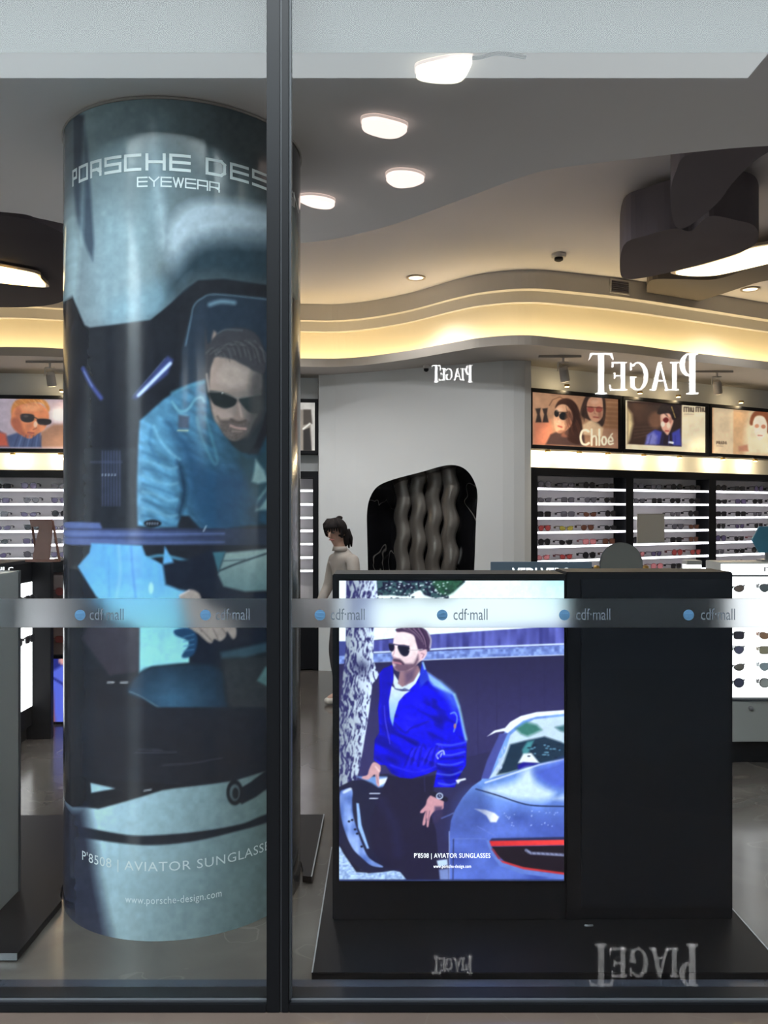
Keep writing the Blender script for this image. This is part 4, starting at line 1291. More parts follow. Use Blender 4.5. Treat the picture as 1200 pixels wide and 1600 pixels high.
for k in range(9):
    y = 1060 + 44 * k
    sp.line([(930 + 8 * (k % 3), y + 40), (1050, y + 52 - 14 * (k % 2)), (1190 - 7 * k, y + 22)], 2.2, (120, 165, 240) if k % 2 == 0 else (12, 10, 120), 3.2, .6, True)
sp.line([(940, 1230), (925, 1200), (955, 1170), (985, 1160), (995, 1190)], 2.4, (190, 214, 245), 1.4, .9, True)
sp.line([(960, 1215), (975, 1180)], 1.6, (210, 226, 245), 1.2, .8)
sp.line([(460, 760), (470, 900), (500, 1040), (510, 1100)], 1.4, (90, 90, 230), 1, .8, True)
sp.line([(540, 900), (640, 1000), (700, 960), (850, 900)], 2.4, (20, 14, 140), 4, .6, True)
for k in range(10):
    a_ = 640 + 30 * k
    sp.line([(a_, 1300 - 10 * (k % 4)), (a_ + 40, 1200 - 22 * (k % 5)), (a_ + 70, 1140)], 2.2, (70, 70, 250) if k % 2 else (10, 6, 150), 3, .6, True)
sp.line([(520, 1290), (640, 1330), (760, 1350), (920, 1300)], 2.2, (60, 64, 240), 2.5, .7, True)
sp.line([(1050, 830), (1090, 820), (1110, 880), (1080, 990)], 2.2, (120, 170, 230), 1.6, .8, True)
sp.blob(1090, 940, 2, 4, (180, 130, 110), .4, .9)
# shirt
sp.map = A_
sp.poly([(545, 470), (540, 560), (560, 610), (610, 610), (680, 620), (740, 560), (780, 480), (775, 440), (700, 520), (600, 560)], (214, 232, 246), 1.5)
sp.poly([(525, 580), (570, 615), (620, 628), (690, 625), (640, 660), (590, 720), (550, 850), (535, 945), (510, 860), (500, 720)], ('v', 1070, (226, 240, 250), 1130, (120, 176, 226)), 1.6)
sp.line([(555, 605), (610, 622), (640, 605), (690, 625)], 1.8, (70, 90, 150), 1.2, .9)
# neck and head
sp.poly([(600, 440), (760, 400), (780, 440), (720, 540), (620, 590), (580, 560)], (150, 116, 130), 2)
sp.poly([(640, 470), (740, 420), (720, 520), (650, 570)], (80, 64, 104), 7, .7)
head = [(555, 110), (540, 190), (530, 260), (525, 300), (540, 330), (530, 370), (545, 420), (580, 450), (650, 452), (720, 420), (770, 370), (820, 330), (840, 270), (800, 170), (720, 110), (620, 85)]
sp.poly(head, lambda X, Y: np.array([246, 226, 232.]) - np.array([70, 76, 70.]) * np.clip((X - 640) / 30, 0, 1)[..., None] * 0 - np.array([60, 66, 60.]) * np.clip((Y - 1030) / 22, 0, 1)[..., None], 1.6, 1, True)
sp.poly([(760, 270), (830, 255), (835, 300), (800, 345), (770, 350)], (228, 190, 204), 3, .9, True)
sp.line([(790, 290), (815, 300), (800, 330)], 1.4, (150, 100, 130), 1.2, .8)
sp.poly([(570, 70), (700, 60), (800, 62), (870, 130), (880, 200), (865, 260), (845, 275), (830, 255), (770, 265), (745, 200), (720, 130), (640, 100), (575, 100)], (70, 48, 84), 2, 1, True)
for k in range(9):
    sp.line([(610 + 22 * k, 70), (700 + 16 * k, 95 + 8 * k), (770 + 9 * k, 150 + 12 * k)], 1.5, (170, 140, 168) if k % 2 else (36, 24, 54), 1.3, .75, True)
sp.line([(850, 100), (875, 170), (868, 240)], 2.5, (206, 206, 226), 2, .8, True)
sp.poly([(540, 330), (600, 340), (640, 380), (720, 380), (760, 300), (770, 350), (740, 410), (650, 455), (580, 452), (545, 420), (560, 395), (535, 370)], (92, 66, 92), 4, .85)
sp.poly([(600, 300), (680, 320), (740, 290), (720, 370), (640, 370)], (232, 206, 216), 6, .75, True)
sp.line([(540, 372), (575, 376), (610, 384)], 2.4, (196, 130, 150), 1.4, .9)
sp.line([(545, 350), (600, 358), (630, 385)], 3.2, (70, 46, 72), 2.2, .85, True)
sp.poly([(500, 205), (545, 210), (550, 255), (525, 275), (505, 255)], (26, 24, 52), 1.5, 1, True)
sp.poly([(580, 225), (640, 215), (685, 240), (675, 300), (640, 318), (600, 290)], (22, 22, 48), 1.5, 1, True)
sp.line([(505, 203), (580, 216), (680, 228)], 1.8, (70, 64, 100), 1.2)
sp.line([(680, 262), (740, 262), (800, 255)], 1.6, (200, 190, 200), 1, .9)
sp.line([(555, 240), (545, 290), (535, 315), (560, 325)], 1.6, (200, 160, 180), 1.2, .8, True)
# right hand and watch
sp.map = B_m
sp.poly([(840, 500), (880, 490), (940, 530), (945, 590), (935, 625), (870, 640), (830, 690), (815, 770), (800, 770), (800, 700), (785, 755), (765, 755), (775, 690), (790, 640), (770, 655), (745, 655), (750, 635), (790, 590), (805, 540)], (204, 150, 164), 1.6, 1, True)
sp.line([(800, 640), (790, 720)], 1.2, (120, 84, 110), 1, .8); sp.line([(825, 640), (812, 720)], 1.2, (120, 84, 110), 1, .8)
sp.poly([(870, 600), (930, 600), (935, 690), (890, 740), (850, 740)], (60, 50, 90), 4, .8)
sp.line([(850, 490), (960, 540)], 8, (26, 26, 50), 2, 1)
sp.blob(910, 512, 5.6, 5.2, (190, 206, 236), .12, 1)
sp.blob(910, 512, 3.8, 3.4, (40, 46, 84), .15, 1)
sp.line([(910, 500), (910, 512), (918, 518)], .8, (220, 230, 250), .8)
# car, right
sp.map = C_m
sp.poly([(60, 1180), (70, 1080), (100, 1000), (160, 900), (230, 820), (300, 770), (390, 560), (470, 420), (520, 340), (600, 290), (720, 262), (990, 240), (990, 1600), (60, 1600)],
        lambda X, Y: np.array([56, 74, 160.]) + vnoise(X, Y, 30, 22, 51)[..., None] * np.array([40, 50, 60.]) + np.clip((1290 - Y) / 60, 0, 1)[..., None] * np.array([40, 60, 50.]), 1.5)
sp.poly([(345, 440), (400, 395), (480, 375), (520, 330), (600, 285), (720, 255), (990, 235), (990, 262), (720, 290), (620, 320), (560, 365), (500, 415), (470, 400), (410, 410)], (236, 244, 255), 1.6)
sp.poly([(300, 760), (345, 620), (440, 420), (500, 415), (430, 580), (360, 760)], (70, 78, 158), 2)
sp.poly([(360, 760), (480, 560), (520, 430), (590, 370), (700, 310), (990, 280), (990, 600), (740, 640), (500, 720), (400, 745)], (196, 220, 240), 2)
sp.poly([(560, 380), (640, 330), (720, 350), (760, 390), (700, 420), (650, 440), (600, 420)], (44, 110, 100), 6, .9)
sp.poly([(860, 370), (990, 340), (990, 420), (900, 400)], (50, 100, 110), 5, .9)
sp.poly([(470, 640), (520, 500), (640, 470), (780, 440), (900, 480), (990, 520), (990, 600), (740, 645), (500, 715), (420, 730)], (26, 50, 74), 4)
sp.poly([(610, 540), (650, 480), (700, 470), (660, 560), (620, 600)], (74, 150, 160), 4, .9)
sp.poly([(580, 640), (620, 570), (680, 565), (740, 640), (640, 640)], (232, 242, 250), 3)
sp.poly([(575, 660), (620, 635), (740, 645), (580, 690)], (26, 24, 150), 3)
for k in range(26):
    sp.blob(rnd.uniform(660, 900), rnd.uniform(490, 600), rnd.uniform(1.4, 4), 1.2, (110, 160, 190) if k % 2 else (16, 30, 52), .5, .8)
for k in range(20):
    y = rnd.uniform(520, 730); x = 470 - (y - 520) * .25 + rnd.uniform(-14, 26)
    sp.blob(x, y, 1.3, 2.6, (180, 200, 235), .5, .8)
sp.line([(330, 790), (500, 735), (740, 655), (990, 600)], 2.6, (200, 218, 250), 1.6)
sp.poly([(330, 850), (420, 820), (560, 780), (620, 700), (680, 690), (720, 790), (830, 850), (850, 880), (800, 920), (640, 925), (480, 900)], (212, 236, 250), 14, .92, True)
sp.poly([(700, 700), (850, 640), (990, 610), (990, 820), (860, 830), (760, 780)], (70, 90, 200), 14, .85, True)
sp.poly([(850, 915), (930, 880), (990, 870), (990, 950), (930, 925)], (200, 224, 250), 8, .85)
sp.line([(260, 838), (420, 885), (600, 945), (720, 965), (930, 970), (990, 968)], 1.8, (26, 36, 76), 1.2, 1, True)
sp.poly([(250, 988), (330, 995), (400, 1020), (435, 1050), (415, 1090), (370, 1090), (340, 1040), (300, 1015)], (244, 250, 255), 2.5)
for k in range(26):
    sp.blob(rnd.uniform(460, 900), rnd.uniform(1000, 1120), 1.1, .9, (170, 190, 245), .5, .8)
sp.poly([(60, 1150), (130, 900), (240, 830), (330, 900), (360, 1000), (300, 1180), (100, 1200)], (60, 78, 150), 20, .5, True)
sp.line([(80, 1216), (250, 1214), (340, 1216)], 1.2, (110, 130, 200), 1, .8)
sp.line([(58, 1160), (60, 1540)], 1.6, (140, 160, 220), 1.2, .9); sp.line([(90, 1220), (86, 1540)], 1.4, (30, 34, 70), 1.2, .9)
sp.line([(270, 1120), (400, 1190)], 1.2, (110, 130, 210), 1.2, .7)
sp.poly([(380, 1212), (990, 1200), (990, 1240), (360, 1236)], (40, 46, 90), 2)
sp.poly([(335, 1225), (360, 1225), (400, 1330), (460, 1390), (600, 1440), (990, 1500), (990, 1530), (600, 1480), (440, 1420), (380, 1340)], (96, 124, 206), 2)
sp.poly([(362, 1232), (990, 1222), (990, 1262), (376, 1272)], ('h', 760, (206, 44, 52), 880, (240, 66, 66)), 1.4)
sp.poly([(378, 1275), (990, 1265), (990, 1490), (640, 1440), (480, 1390), (415, 1330)], (28, 20, 34), 1.6)
sp.poly([(440, 1375), (620, 1430), (990, 1480), (990, 1496), (620, 1446), (460, 1395)], (196, 48, 52), 1.8)
sp.poly([(375, 1290), (395, 1290), (450, 1370), (430, 1370)], (150, 40, 48), 1.6, .8)
sp.line([(640, 1302), (680, 1325), (760, 1328), (990, 1342)], 4, (150, 160, 200), 2.5, .9)
for k in range(9):
    sp.line([(640 + 34 * k, 1300 + 4 * k), (654 + 34 * k, 1334)], 1, (50, 50, 80), .9, .8)
sp.line([(0, 1060), (60, 1035), (90, 1020)], 2, (90, 110, 180), 1.4, .8)
sp.poly([(105, 770), (180, 755), (186, 768), (140, 780), (125, 800)], (226, 236, 250), 1.6)
sp.map = B_m
sp.poly([(885, 1062), (975, 1050), (980, 1100), (900, 1115)], (190, 214, 244), 2); sp.poly([(905, 1140), (985, 1130), (990, 1240), (915, 1240)], (120, 140, 200), 3)
sp.map = lambda p: p
sp.poly([(524, 1374), (888, 1374), (888, 1390), (524, 1390)], (40, 52, 100), 1)

sp.soften(1, .05, 6)
# ================================================================== SCREEN TOTEM
TY = 3.245
root = empty('display_totem', (.57, TY, 0), 0, 'black floor totem with a lit screen showing a man beside a car', 'display')
def wbox(x0, x1, y0, y1, z0, z1, name, m, p, bevel=0.0):
    mb = MB(); mb.box(x0, x1, y0, y1, z0, z1)
    return child_at(mb.build(name, m, None, bevel=bevel), p)
PX0, PX1 = XP(487, 2.875), XP(1232, 2.875)
wbox(PX0, PX1, 2.875, 3.95, 0.001, .028, 'base_plate', M_black, root, .002)
wbox(PX0 - .001, PX0 + .004, 2.875, 3.95, .0285, .030, 'plate_edge', M_edge, root)
wbox(PX1 - .004, PX1 + .001, 2.875, 3.95, .0285, .030, 'plate_edge', M_edge, root)
BX0, BX1, BXM = XP(519.5, TY), XP(1146, TY), XP(884, TY)
wbox(BX0, BXM, TY, TY + .22, .028, ZP(897, TY), 'screen_housing', M_blackm, root, .004)
wbox(BXM + .002, BX1, TY + .006, TY + .22, .028, ZP(894, TY), 'side_housing', M_blackm, root, .004)
wbox(BXM + .06, BX1 - .012, TY - .002, TY + .006, ZP(1418, TY), ZP(905, TY), 'front_panel', mat('charcoal_panel', (18, 21, 27), .55, spec=.2, noise=.08, nscale=6), root, .002)
SX0, SX1, SZ0, SZ1 = XP(530, TY), XP(881, TY), ZP(1376, TY), ZP(907, TY)
M_screen = print_mat('lit_screen_picture', 1.25, 0.5, 0.05)
child_at(print_grid('screen', 352, 470, lambda U, V_: (SX0 + (SX1 - SX0) * U, TY - .003, SZ0 + (SZ1 - SZ0) * V_), sp, M_screen, None), root)
mb = MB(); e = .006
for (a, b_, c, d) in ((SX0 - e, SX0, SZ0 - e, SZ1 + e), (SX1, SX1 + e, SZ0 - e, SZ1 + e), (SX0, SX1, SZ1, SZ1 + e), (SX0, SX1, SZ0 - e, SZ0)):
    mb.box(a, b_, TY - .006, TY + .002, c, d)
child_at(mb.build('bezel', M_black), root)
M_scrtxt = mat('screen_lettering', (255, 255, 255), .5, emit=(250, 250, 255), estr=1.0)
child_at(lettering('lettering', "P'8508 | AVIATOR SUNGLASSES", (XP(647, TY), XP(766, TY), ZP(1342, TY), ZP(1332, TY)), lambda u, v: (u, TY - .005, v), M_scrtxt, None, .012, 1.1), root)
child_at(lettering('lettering', 'www.porsche-design.com', (XP(677, TY), XP(736, TY), ZP(1357, TY), ZP(1350, TY)), lambda u, v: (u, TY - .005, v), M_scrtxt, None, .01, 1.1), root)
mb = MB(); mb.tube([(XP(912, 3.22), 3.20, .03), (XP(916, 3.22), 3.19, .034), (XP(924, 3.22), 3.2, .03)], .004, 8)
child_at(mb.build('cable_clip', M_edge), root)

# plain grey totem at the left edge, on its own black plate
root = empty('display_totem', (-1.9, 3.3, 0), 0, 'plain grey floor totem on a black base plate at the left edge', 'display')
TX = XP(31, 3.5)
def plate(name, pts, z0, z1, m, p):
    mb = MB(); mb.prism(pts, lambda u, v: (u, v, z0), lambda u, v: (u, v, z1))
    return child_at(mb.build(name, m), p)
arc = [(CX + .512 * math.cos(math.radians(a)), CY + .512 * math.sin(math.radians(a))) for a in range(206, 122, -6)]
PR = XP(27, 3.0)
xr = [p for p in arc if p[0] < PR]
pl = [(-2.7, 3.0), (PR, 3.0), (PR, xr[0][1])] + xr + [(PR, xr[-1][1]), (PR, 4.37), (-2.7, 4.37)]
plate('base_plate', pl, .001, .028, M_black, root)
wbox(-2.7, PR, 2.995, 3.0, .006, .029, 'plate_edge', M_edge, root)
wbox(-2.5, TX, 3.12, 3.5, .028, 1.372, 'housing', mat('grey_totem_laminate', (150, 152, 150), .35, noise=.03), root, .004)
wbox(-2.5, TX + .003, 3.485, 3.503, .028, 1.375, 'edge_trim', M_gasket, root)
wbox(-2.48, TX - .03, 3.112, 3.12, .06, 1.34, 'front_panel', M_blackm, root)
# black plate behind the column
arc2 = [(CX + .512 * math.cos(math.radians(a)), CY + .512 * math.sin(math.radians(a))) for a in range(112, -1, -8)]
mb = MB(); mb.prism([(-.315, 3.63), (-.315, 4.38), (-1.15, 4.38)] + arc2, lambda u, v: (u, v, .001), lambda u, v: (u, v, .028))
o = empty('floor_plate', (-.5, 4.2, 0), 0, 'black floor plate with pale edge peeking out behind the column', 'floor plate')
child_at(mb.build('plate', M_black), o)
wbox(-.319, -.313, 3.63, 4.38, .0285, .030, 'plate_edge', M_edge, o)

# ================================================================== SUNGLASSES
def lens_outline(kind, w, h, n=14):
    pts = []
    for k in range(n):
        t = 2 * math.pi * k / n
        c, s_ = math.cos(t), math.sin(t)
        if kind == 'round': x, z = c, s_
        elif kind == 'square': x, z = math.copysign(abs(c) ** .5, c), math.copysign(abs(s_) ** .5, s_)
        elif kind == 'aviator':
            x, z = c, s_ if s_ < 0 else s_ * .72
            if s_ < 0: x *= (1 - .18 * abs(s_))
        else:                                             # cat eye
            x, z = c, s_ * (1 if s_ < 0 else .75)
            if s_ > 0: z += .28 * c
        pts.append((x * w / 2, z * h / 2))
    return pts
def glasses_mesh(kind, W=.135, temples=True, tl_=.75):
    """frame (rims, bridge, arms) in one list, lenses in another; front faces -y, bottom at z=0"""
    lw, lh = W * .40, W * (.38 if kind in ('round', 'aviator') else .31)
    cx = W * .27
    cz = lh * .5 + .004
    fr, ln = MB(), [MB(), MB()]
    for i, s_ in enumerate((-1, 1)):
        o = [(s_ * x + s_ * cx, z + cz) for x, z in lens_outline(kind, lw, lh)]
        big = [(s_ * cx + (x - s_ * cx) * 1.14, cz + (z - cz) * 1.14) for x, z in o]
        n = len(o)
        for ya, yb in ((-.003, .003),):
            V_ = [(x, ya, z) for x, z in big] + [(x, ya, z) for x, z in o] + [(x, yb, z) for x, z in big] + [(x, yb, z) for x, z in o]
            F_ = []
            for k in range(n):
                q = (k + 1) % n
                F_ += [(k, q, n + q, n + k), (2 * n + k, 3 * n + k, 3 * n + q, 2 * n + q), (k, 2 * n + k, 2 * n + q, q)]
            fr.add(V_, F_)
        ln[i].prism(o, lambda u, v: (u, -.0015, v), lambda u, v: (u, .0015, v))
        if temples:
            ex = s_ * (cx + lw * .55)
            fr.box(min(ex, ex + s_ * .006), max(ex, ex + s_ * .006), -.002, W * tl_, cz + lh * .28, cz + lh * .28 + .007)
            fr.box(min(ex, ex + s_ * .005), max(ex, ex + s_ * .005), W * tl_, W * (tl_ + .2), cz - lh * .1, cz + lh * .3)
    fr.box(-cx + lw * .48, cx - lw * .48, -.003, .002, cz + lh * .12, cz + lh * .12 + .006)
    if kind == 'aviator':
        fr.box(-cx + lw * .3, cx - lw * .3, -.003, .001, cz + lh * .34, cz + lh * .34 + .004)
    return fr, ln
LENS = [('black', (22, 20, 24), (18, 18, 22)), ('brown', (92, 58, 44), (74, 44, 34)), ('smoky grey', (86, 84, 90), (60, 60, 66)), ('red-tinted', (150, 62, 60), (110, 40, 40)),
        ('yellow-tinted', (150, 140, 60), (96, 88, 50)), ('pink', (190, 120, 122), (150, 84, 88)), ('teal', (44, 76, 70), (28, 44, 44)), ('purple-grey', (84, 74, 104), (44, 40, 56))]
SHAPES = ['round', 'aviator', 'square', 'cat-eye']
MESH = {}
def small_glasses(ci, kind):
    """single small mesh, two materials; shared between repeats"""
    if (ci, kind) not in MESH:
        nm, lc, fc = LENS[ci]
        fr, ln = glasses_mesh(kind, .155, True, .42)
        fr.cur = 1
        for l_ in ln: fr.add(l_.v, l_.f)
        o = fr.build('sunglasses', [mat('frame_' + nm, fc, .3), mat('lens_' + nm, lc, .12)])
        MESH[(ci, kind)] = o.data
        bpy.data.objects.remove(o)
    return MESH[(ci, kind)]
ORD = ['first', 'second', 'third', 'fourth', 'fifth', 'sixth', 'seventh', 'eighth']

# ================================================================== WALL CABINETS
SHELF_Z = [1.847, 1.706, 1.570, 1.437, 1.302, 1.164, 1.028]
CAB_TOP = 2.036
def cabinet(o, a, s0, s1, label, where, group, per_row, lpad=.05, rpad=.05, fill=True, skip=(), palette=None):
    root = empty('shelf_cabinet', frame_pt(o, a, (s0 + s1) / 2, 0, 0), a, label, 'cabinet', 'lit sunglasses cabinets along the back wall')
    h = (s1 - s0) / 2
    def part(name, x0, x1, y0, y1, z0, z1, m, p=root, bevel=0.0):
        mb = MB(); mb.box(x0, x1, y0, y1, z0, z1); return mb.build(name, m, p, bevel=bevel)
    part('side_panel', -h, -h + lpad, 0, .19, 0, CAB_TOP - .07, M_blackm)
    part('side_panel', h - rpad, h, 0, .19, 0, CAB_TOP - .07, M_blackm)
    part('top_panel', -h, h, 0, .19, CAB_TOP - .07, CAB_TOP, M_blackm)
    part('back_panel', -h + lpad, h - rpad, .175, .19, .5, CAB_TOP - .07, M_shelfwhite)
    part('lower_door', -h + lpad, h - rpad, .01, .17, .02, .5, M_blackm)
    x0, x1 = -h + lpad + .002, h - rpad - .002
    for r, z in enumerate(SHELF_Z):
        sh = part('shelf', x0, x1, .018, .174, z - .012, z, M_greyw)
        for q in range(3):
            w3 = (x1 - x0) / 3
            part('light_strip', x0 + w3 * q + (.004 if q else 0), x0 + w3 * (q + 1) - (.004 if q < 2 else 0), .004, .0175, z - .02, z, M_led, sh)
        if not fill: continue
        n = per_row
        for k in range(n):
            if (r, k) in skip: continue
            x = x0 + (x1 - x0) * (k + .42) / n + rnd.uniform(-.02, .02)
            ci = (palette or (lambda r_, k_: 0))(r, k)
            kd = SHAPES[(r * 3 + k * 2 + (r * k) % 3) % 4]
            g = bpy.data.objects.new('sunglasses', small_glasses(ci, kd))
            link(g)
            p = frame_pt(o, a, (s0 + s1) / 2 + x, .05, z + .001)
            g.location = p
            g.rotation_euler = (0, 0, a + rnd.uniform(-.12, .12))
            tag(g, '%s %s sunglasses, %s from left, %s shelf down, %s' % (LENS[ci][0], kd, ORD[k], ORD[r], where), 'sunglasses', group)
    return root
s1 = s_of_px(830, RW_O, RW_A); s2 = s_of_px(984, RW_O, RW_A); s3 = s_of_px(1114, RW_O, RW_A); s4 = s_of_px(1240, RW_O, RW_A); s5 = s4 + 1.3
pal1 = lambda r, k: [[2, 2, 0, 0], [2, 2, 2, 0], [0, 2, 1, 0], [3, 4, 1, 0], [0, 0, 5, 1], [5, 3, 0, 1], [1, 1, 0, 0]][r][k % 4]
pal2 = lambda r, k: [[2, 2, 0, 0], [2, 0, 0, 0], [0, 0, 2, 0], [0, 0, 2, 1], [0, 3, 0, 1], [5, 7, 3, 3], [1, 5, 0, 1]][r][k % 4]
pal3 = lambda r, k: [[0, 0, 7, 0], [0, 7, 0, 0], [0, 0, 2, 2], [0, 7, 0, 0], [7, 0, 5, 0], [2, 0, 0, 7], [0, 0, 0, 0]][r][k % 4]
GR = 'sunglasses in the back wall cabinets'
cabinet(RW_O, RW_A, s1, s2, 'black cabinet of glowing shelves below the two-women poster', 'cabinet below two-women poster', GR, 4, .075, .05, palette=pal1)
cabinet(RW_O, RW_A, s2, s3, 'black cabinet of glowing shelves below the cap-wearer poster', 'cabinet below cap-wearer poster', GR, 4, .05, .06, palette=pal2, skip={(2, 1), (3, 1), (2, 0), (3, 0)})
cabinet(RW_O, RW_A, s3, s4, 'black cabinet of glowing shelves below the cream portrait poster', 'cabinet below cream portrait', GR, 4, .05, .06, palette=pal3)
cabinet(RW_O, RW_A, s4, s5, 'black cabinet of glowing shelves past the right picture edge', '', GR, 4, .05, .06, fill=False)
lb = [s_of_px(-78, LW_O, LW_A), s_of_px(128, LW_O, LW_A), s_of_px(303, LW_O, LW_A), 0.0]
cabinet(LW_O, LW_A, lb[0], lb[1], 'black cabinet of glowing shelves left of the advertising column', 'cabinet left of column', GR, 4, palette=lambda r, k: [7, 0, 7, 2][(r + k) % 4])
cabinet(LW_O, LW_A, lb[1], lb[2], 'black cabinet of glowing shelves hidden behind the column', '', GR, 4, fill=False)
cabinet(LW_O, LW_A, lb[2], lb[3], 'black cabinet of glowing shelves just right of the column', '', GR, 4, .05, .055, fill=False)
# square mirror leaning on the shelves
sm = s_of_px(1016, RW_O, RW_A)
root = empty('square_mirror', frame_pt(RW_O, RW_A, sm, -.012, SHELF_Z[4] + .001), RW_A, 'square mirror leaning on the fifth shelf below the cap-wearer poster', 'mirror')
mb = MB(); mb.box(-.19, .19, 0, .012, 0, .30); mb.build('backing', M_greyw, root, bevel=.002)
mb = MB(); mb.box(-.182, .182, -.002, 0, .008, .292); mb.build('glass', M_mirror, root)

# ================================================================== WALL POSTERS
POZ0, POZ1 = 2.214, 2.778
M_poster = print_mat('poster_print_glow', 0.75, 0.4, 0.6)  # emission stands in for the spotlights' brightness on the prints
def poster(o, a, s0, s1, pic, label, shelf_side='', dz=0.0):
    root = empty('framed_poster', frame_pt(o, a, (s0 + s1) / 2, .02, POZ0), a, label, 'poster', 'framed posters above the cabinets')
    h = (s1 - s0) / 2; H = POZ1 - POZ0; t = .036
    for nm, x0, x1, z0, z1 in (('frame_bar', -h, h, 0, t), ('frame_bar', -h, h, H - t, H), ('frame_bar', -h, -h + t, t, H - t), ('frame_bar', h - t, h, t, H - t)):
        mb = MB(); mb.box(x0, x1, 0, .178, z0, z1); mb.build(nm, M_blackm, root, bevel=.003)
    mb = MB(); mb.box(-h + t, h - t, .03, .17, t, H - t); mb.build('backing_box', M_blackm, root)
    def fpos(U, V_):
        s_ = (s0 + s1) / 2 - h + t + (2 * h - 2 * t) * U
        return frame_pt_np(o, a, s_, .045, POZ0 + t + (H - 2 * t) * V_)
    pr = print_grid('picture', 230, 120, fpos, pic, M_poster, None)
    child_at(pr, root)
    return root
def frame_pt_np(o, a, s_, y, z):
    return (o.x + math.cos(a) * s_ - math.sin(a) * y, o.y + math.sin(a) * s_ + math.cos(a) * y, z)

def strands(p, n, x0, x1, y0, y1, dx, dy, cols, w=1.0, al=.5):
    """fine hair lines inside a box, running along (dx, dy)"""
    for k in range(n):
        x, y = rnd.uniform(x0, x1), rnd.uniform(y0, y1)
        p.line([(x, y), (x + dx * .5 + rnd.uniform(-8, 8), y + dy * .5), (x + dx, y + dy)], w, cols[k % len(cols)], 1.0, al, True)

# two women
p1 = Pic(824, 596, 992, 716, 2.0)
p1.map = K(830, 600, 5.335)
p1.fill(('h', 830, (198, 150, 118), 980, (150, 108, 80)))
p1.poly([(20, 320), (160, 300), (200, 520), (20, 510)], (214, 128, 98), 8, .9)
p1.poly([(610, 110), (790, 110), (790, 380), (610, 370)], (150, 104, 74), 4)
for k in range(6):
    p1.line([(620, 150 + 38 * k), (770, 160 + 38 * k)], 2, (190, 146, 108), 2, .6)
p1.poly([(590, 370), (790, 380), (790, 545), (590, 520)], (168, 124, 98), 3)
for cx in (60, 118):
    p1.poly([(cx - 26, 205), (cx + 20, 200), (cx + 12, 250), (cx + 28, 320), (cx - 24, 320), (cx - 10, 255)], (58, 46, 44), 1.5)
p1.line([(150, 180), (180, 130), (240, 108), (280, 130)], 1.4, (120, 84, 64), 1)
p1.poly([(160, 420), (300, 360), (440, 400), (450, 520), (120, 505)], (78, 56, 52), 3)
p1.poly([(200, 200), (230, 140), (300, 118), (370, 160), (410, 260), (430, 420), (400, 500), (320, 480), (300, 430), (330, 300), (250, 180)], (56, 34, 30), 2, 1, True)
p1.poly([(190, 250), (225, 180), (290, 175), (340, 240), (340, 320), (300, 380), (240, 410), (205, 390), (190, 330)], (222, 168, 134), 1.6, 1, True)
p1.poly([(290, 230), (340, 240), (340, 330), (280, 400), (300, 440), (250, 430), (300, 330)], (150, 96, 76), 3, .8, True)
p1.blob(268, 268, 6.5, 6.0, (28, 30, 34), .15, 1); p1.blob(212, 245, 3.8, 5.6, (34, 34, 36), .15, 1)
p1.line([(205, 232), (300, 238)], 1.2, (40, 36, 36), .8)
p1.line([(225, 350), (255, 360)], 2.2, (170, 60, 56), 1.2, .9); p1.line([(225, 290), (215, 320), (232, 325)], 1, (150, 100, 80), 1, .8)
p1.poly([(410, 250), (440, 130), (480, 95), (600, 100), (620, 200), (610, 320), (570, 360), (480, 300)], (58, 42, 38), 2, 1, True)
p1.poly([(465, 160), (500, 108), (580, 108), (600, 180), (595, 270), (550, 318), (500, 300), (470, 240)], (206, 150, 120), 1.6, 1, True)
for cx in (495, 565):
    p1.blob(cx, 212, 5.4, 4.8, (160, 74, 66), .15, .9)
p1.line([(460, 190), (600, 200)], 1.2, (80, 40, 36), .8); p1.line([(520, 275), (560, 280)], 2, (150, 66, 60), 1, .9)
p1.line([(528, 200), (525, 245), (540, 250)], 1, (150, 96, 76), 1, .8)
p1.poly([(430, 340), (500, 300), (560, 330), (600, 370), (590, 440), (430, 420)], (226, 190, 150), 3, .9)
W_ = (255, 240, 210)
p1.map = (lambda f: (lambda p: f((p[0] - 22 - (p[0] - 430) * .06, p[1] - 6))))(p1.map)
p1.line([(505, 402), (480, 390), (448, 400), (434, 450), (448, 500), (480, 512), (508, 498)], 3.6, W_, 1, 1, True)
p1.line([(532, 385), (532, 515)], 3.2, W_, 1); p1.line([(532, 460), (552, 440), (572, 452), (574, 515)], 3, W_, 1, 1, True)
p1.line([(600, 385), (600, 515)], 3.2, W_, 1)
for k, cx in enumerate((642,)):
    p1.line([(cx - 20, 478), (cx - 10, 450), (cx + 10, 450), (cx + 20, 478), (cx + 10, 508), (cx - 10, 508), (cx - 20, 478)], 3, W_, 1, 1, True)
p1.line([(680, 482), (718, 482), (712, 455), (694, 448), (680, 478), (690, 508), (722, 502)], 2.6, W_, 1, 1, True)
p1.line([(700, 436), (716, 420)], 2.4, W_, 1)
p1.map = K(830, 600, 5.335)
strands(p1, 26, 270, 400, 150, 380, 30, 90, [(96, 60, 48), (36, 20, 18), (120, 78, 60)])
strands(p1, 12, 420, 470, 120, 230, -14, 90, [(90, 64, 54), (40, 28, 26)])
strands(p1, 10, 590, 618, 130, 240, 6, 90, [(90, 64, 54), (40, 28, 26)])
p1.blob(236, 215, 5, 3.4, (246, 204, 172), .8, .6); p1.blob(228, 318, 3.6, 4.4, (240, 190, 158), .8, .6); p1.blob(528, 150, 6, 3.4, (232, 182, 152), .8, .6)
p1.blob(575, 260, 3, 6, (140, 90, 70), .8, .6); p1.blob(300, 300, 4, 9, (120, 76, 60), .8, .6); p1.blob(250, 400, 6, 3, (130, 84, 66), .8, .6)
p1.blob(700, 300, 14, 22, (120, 82, 58), .9, .4)
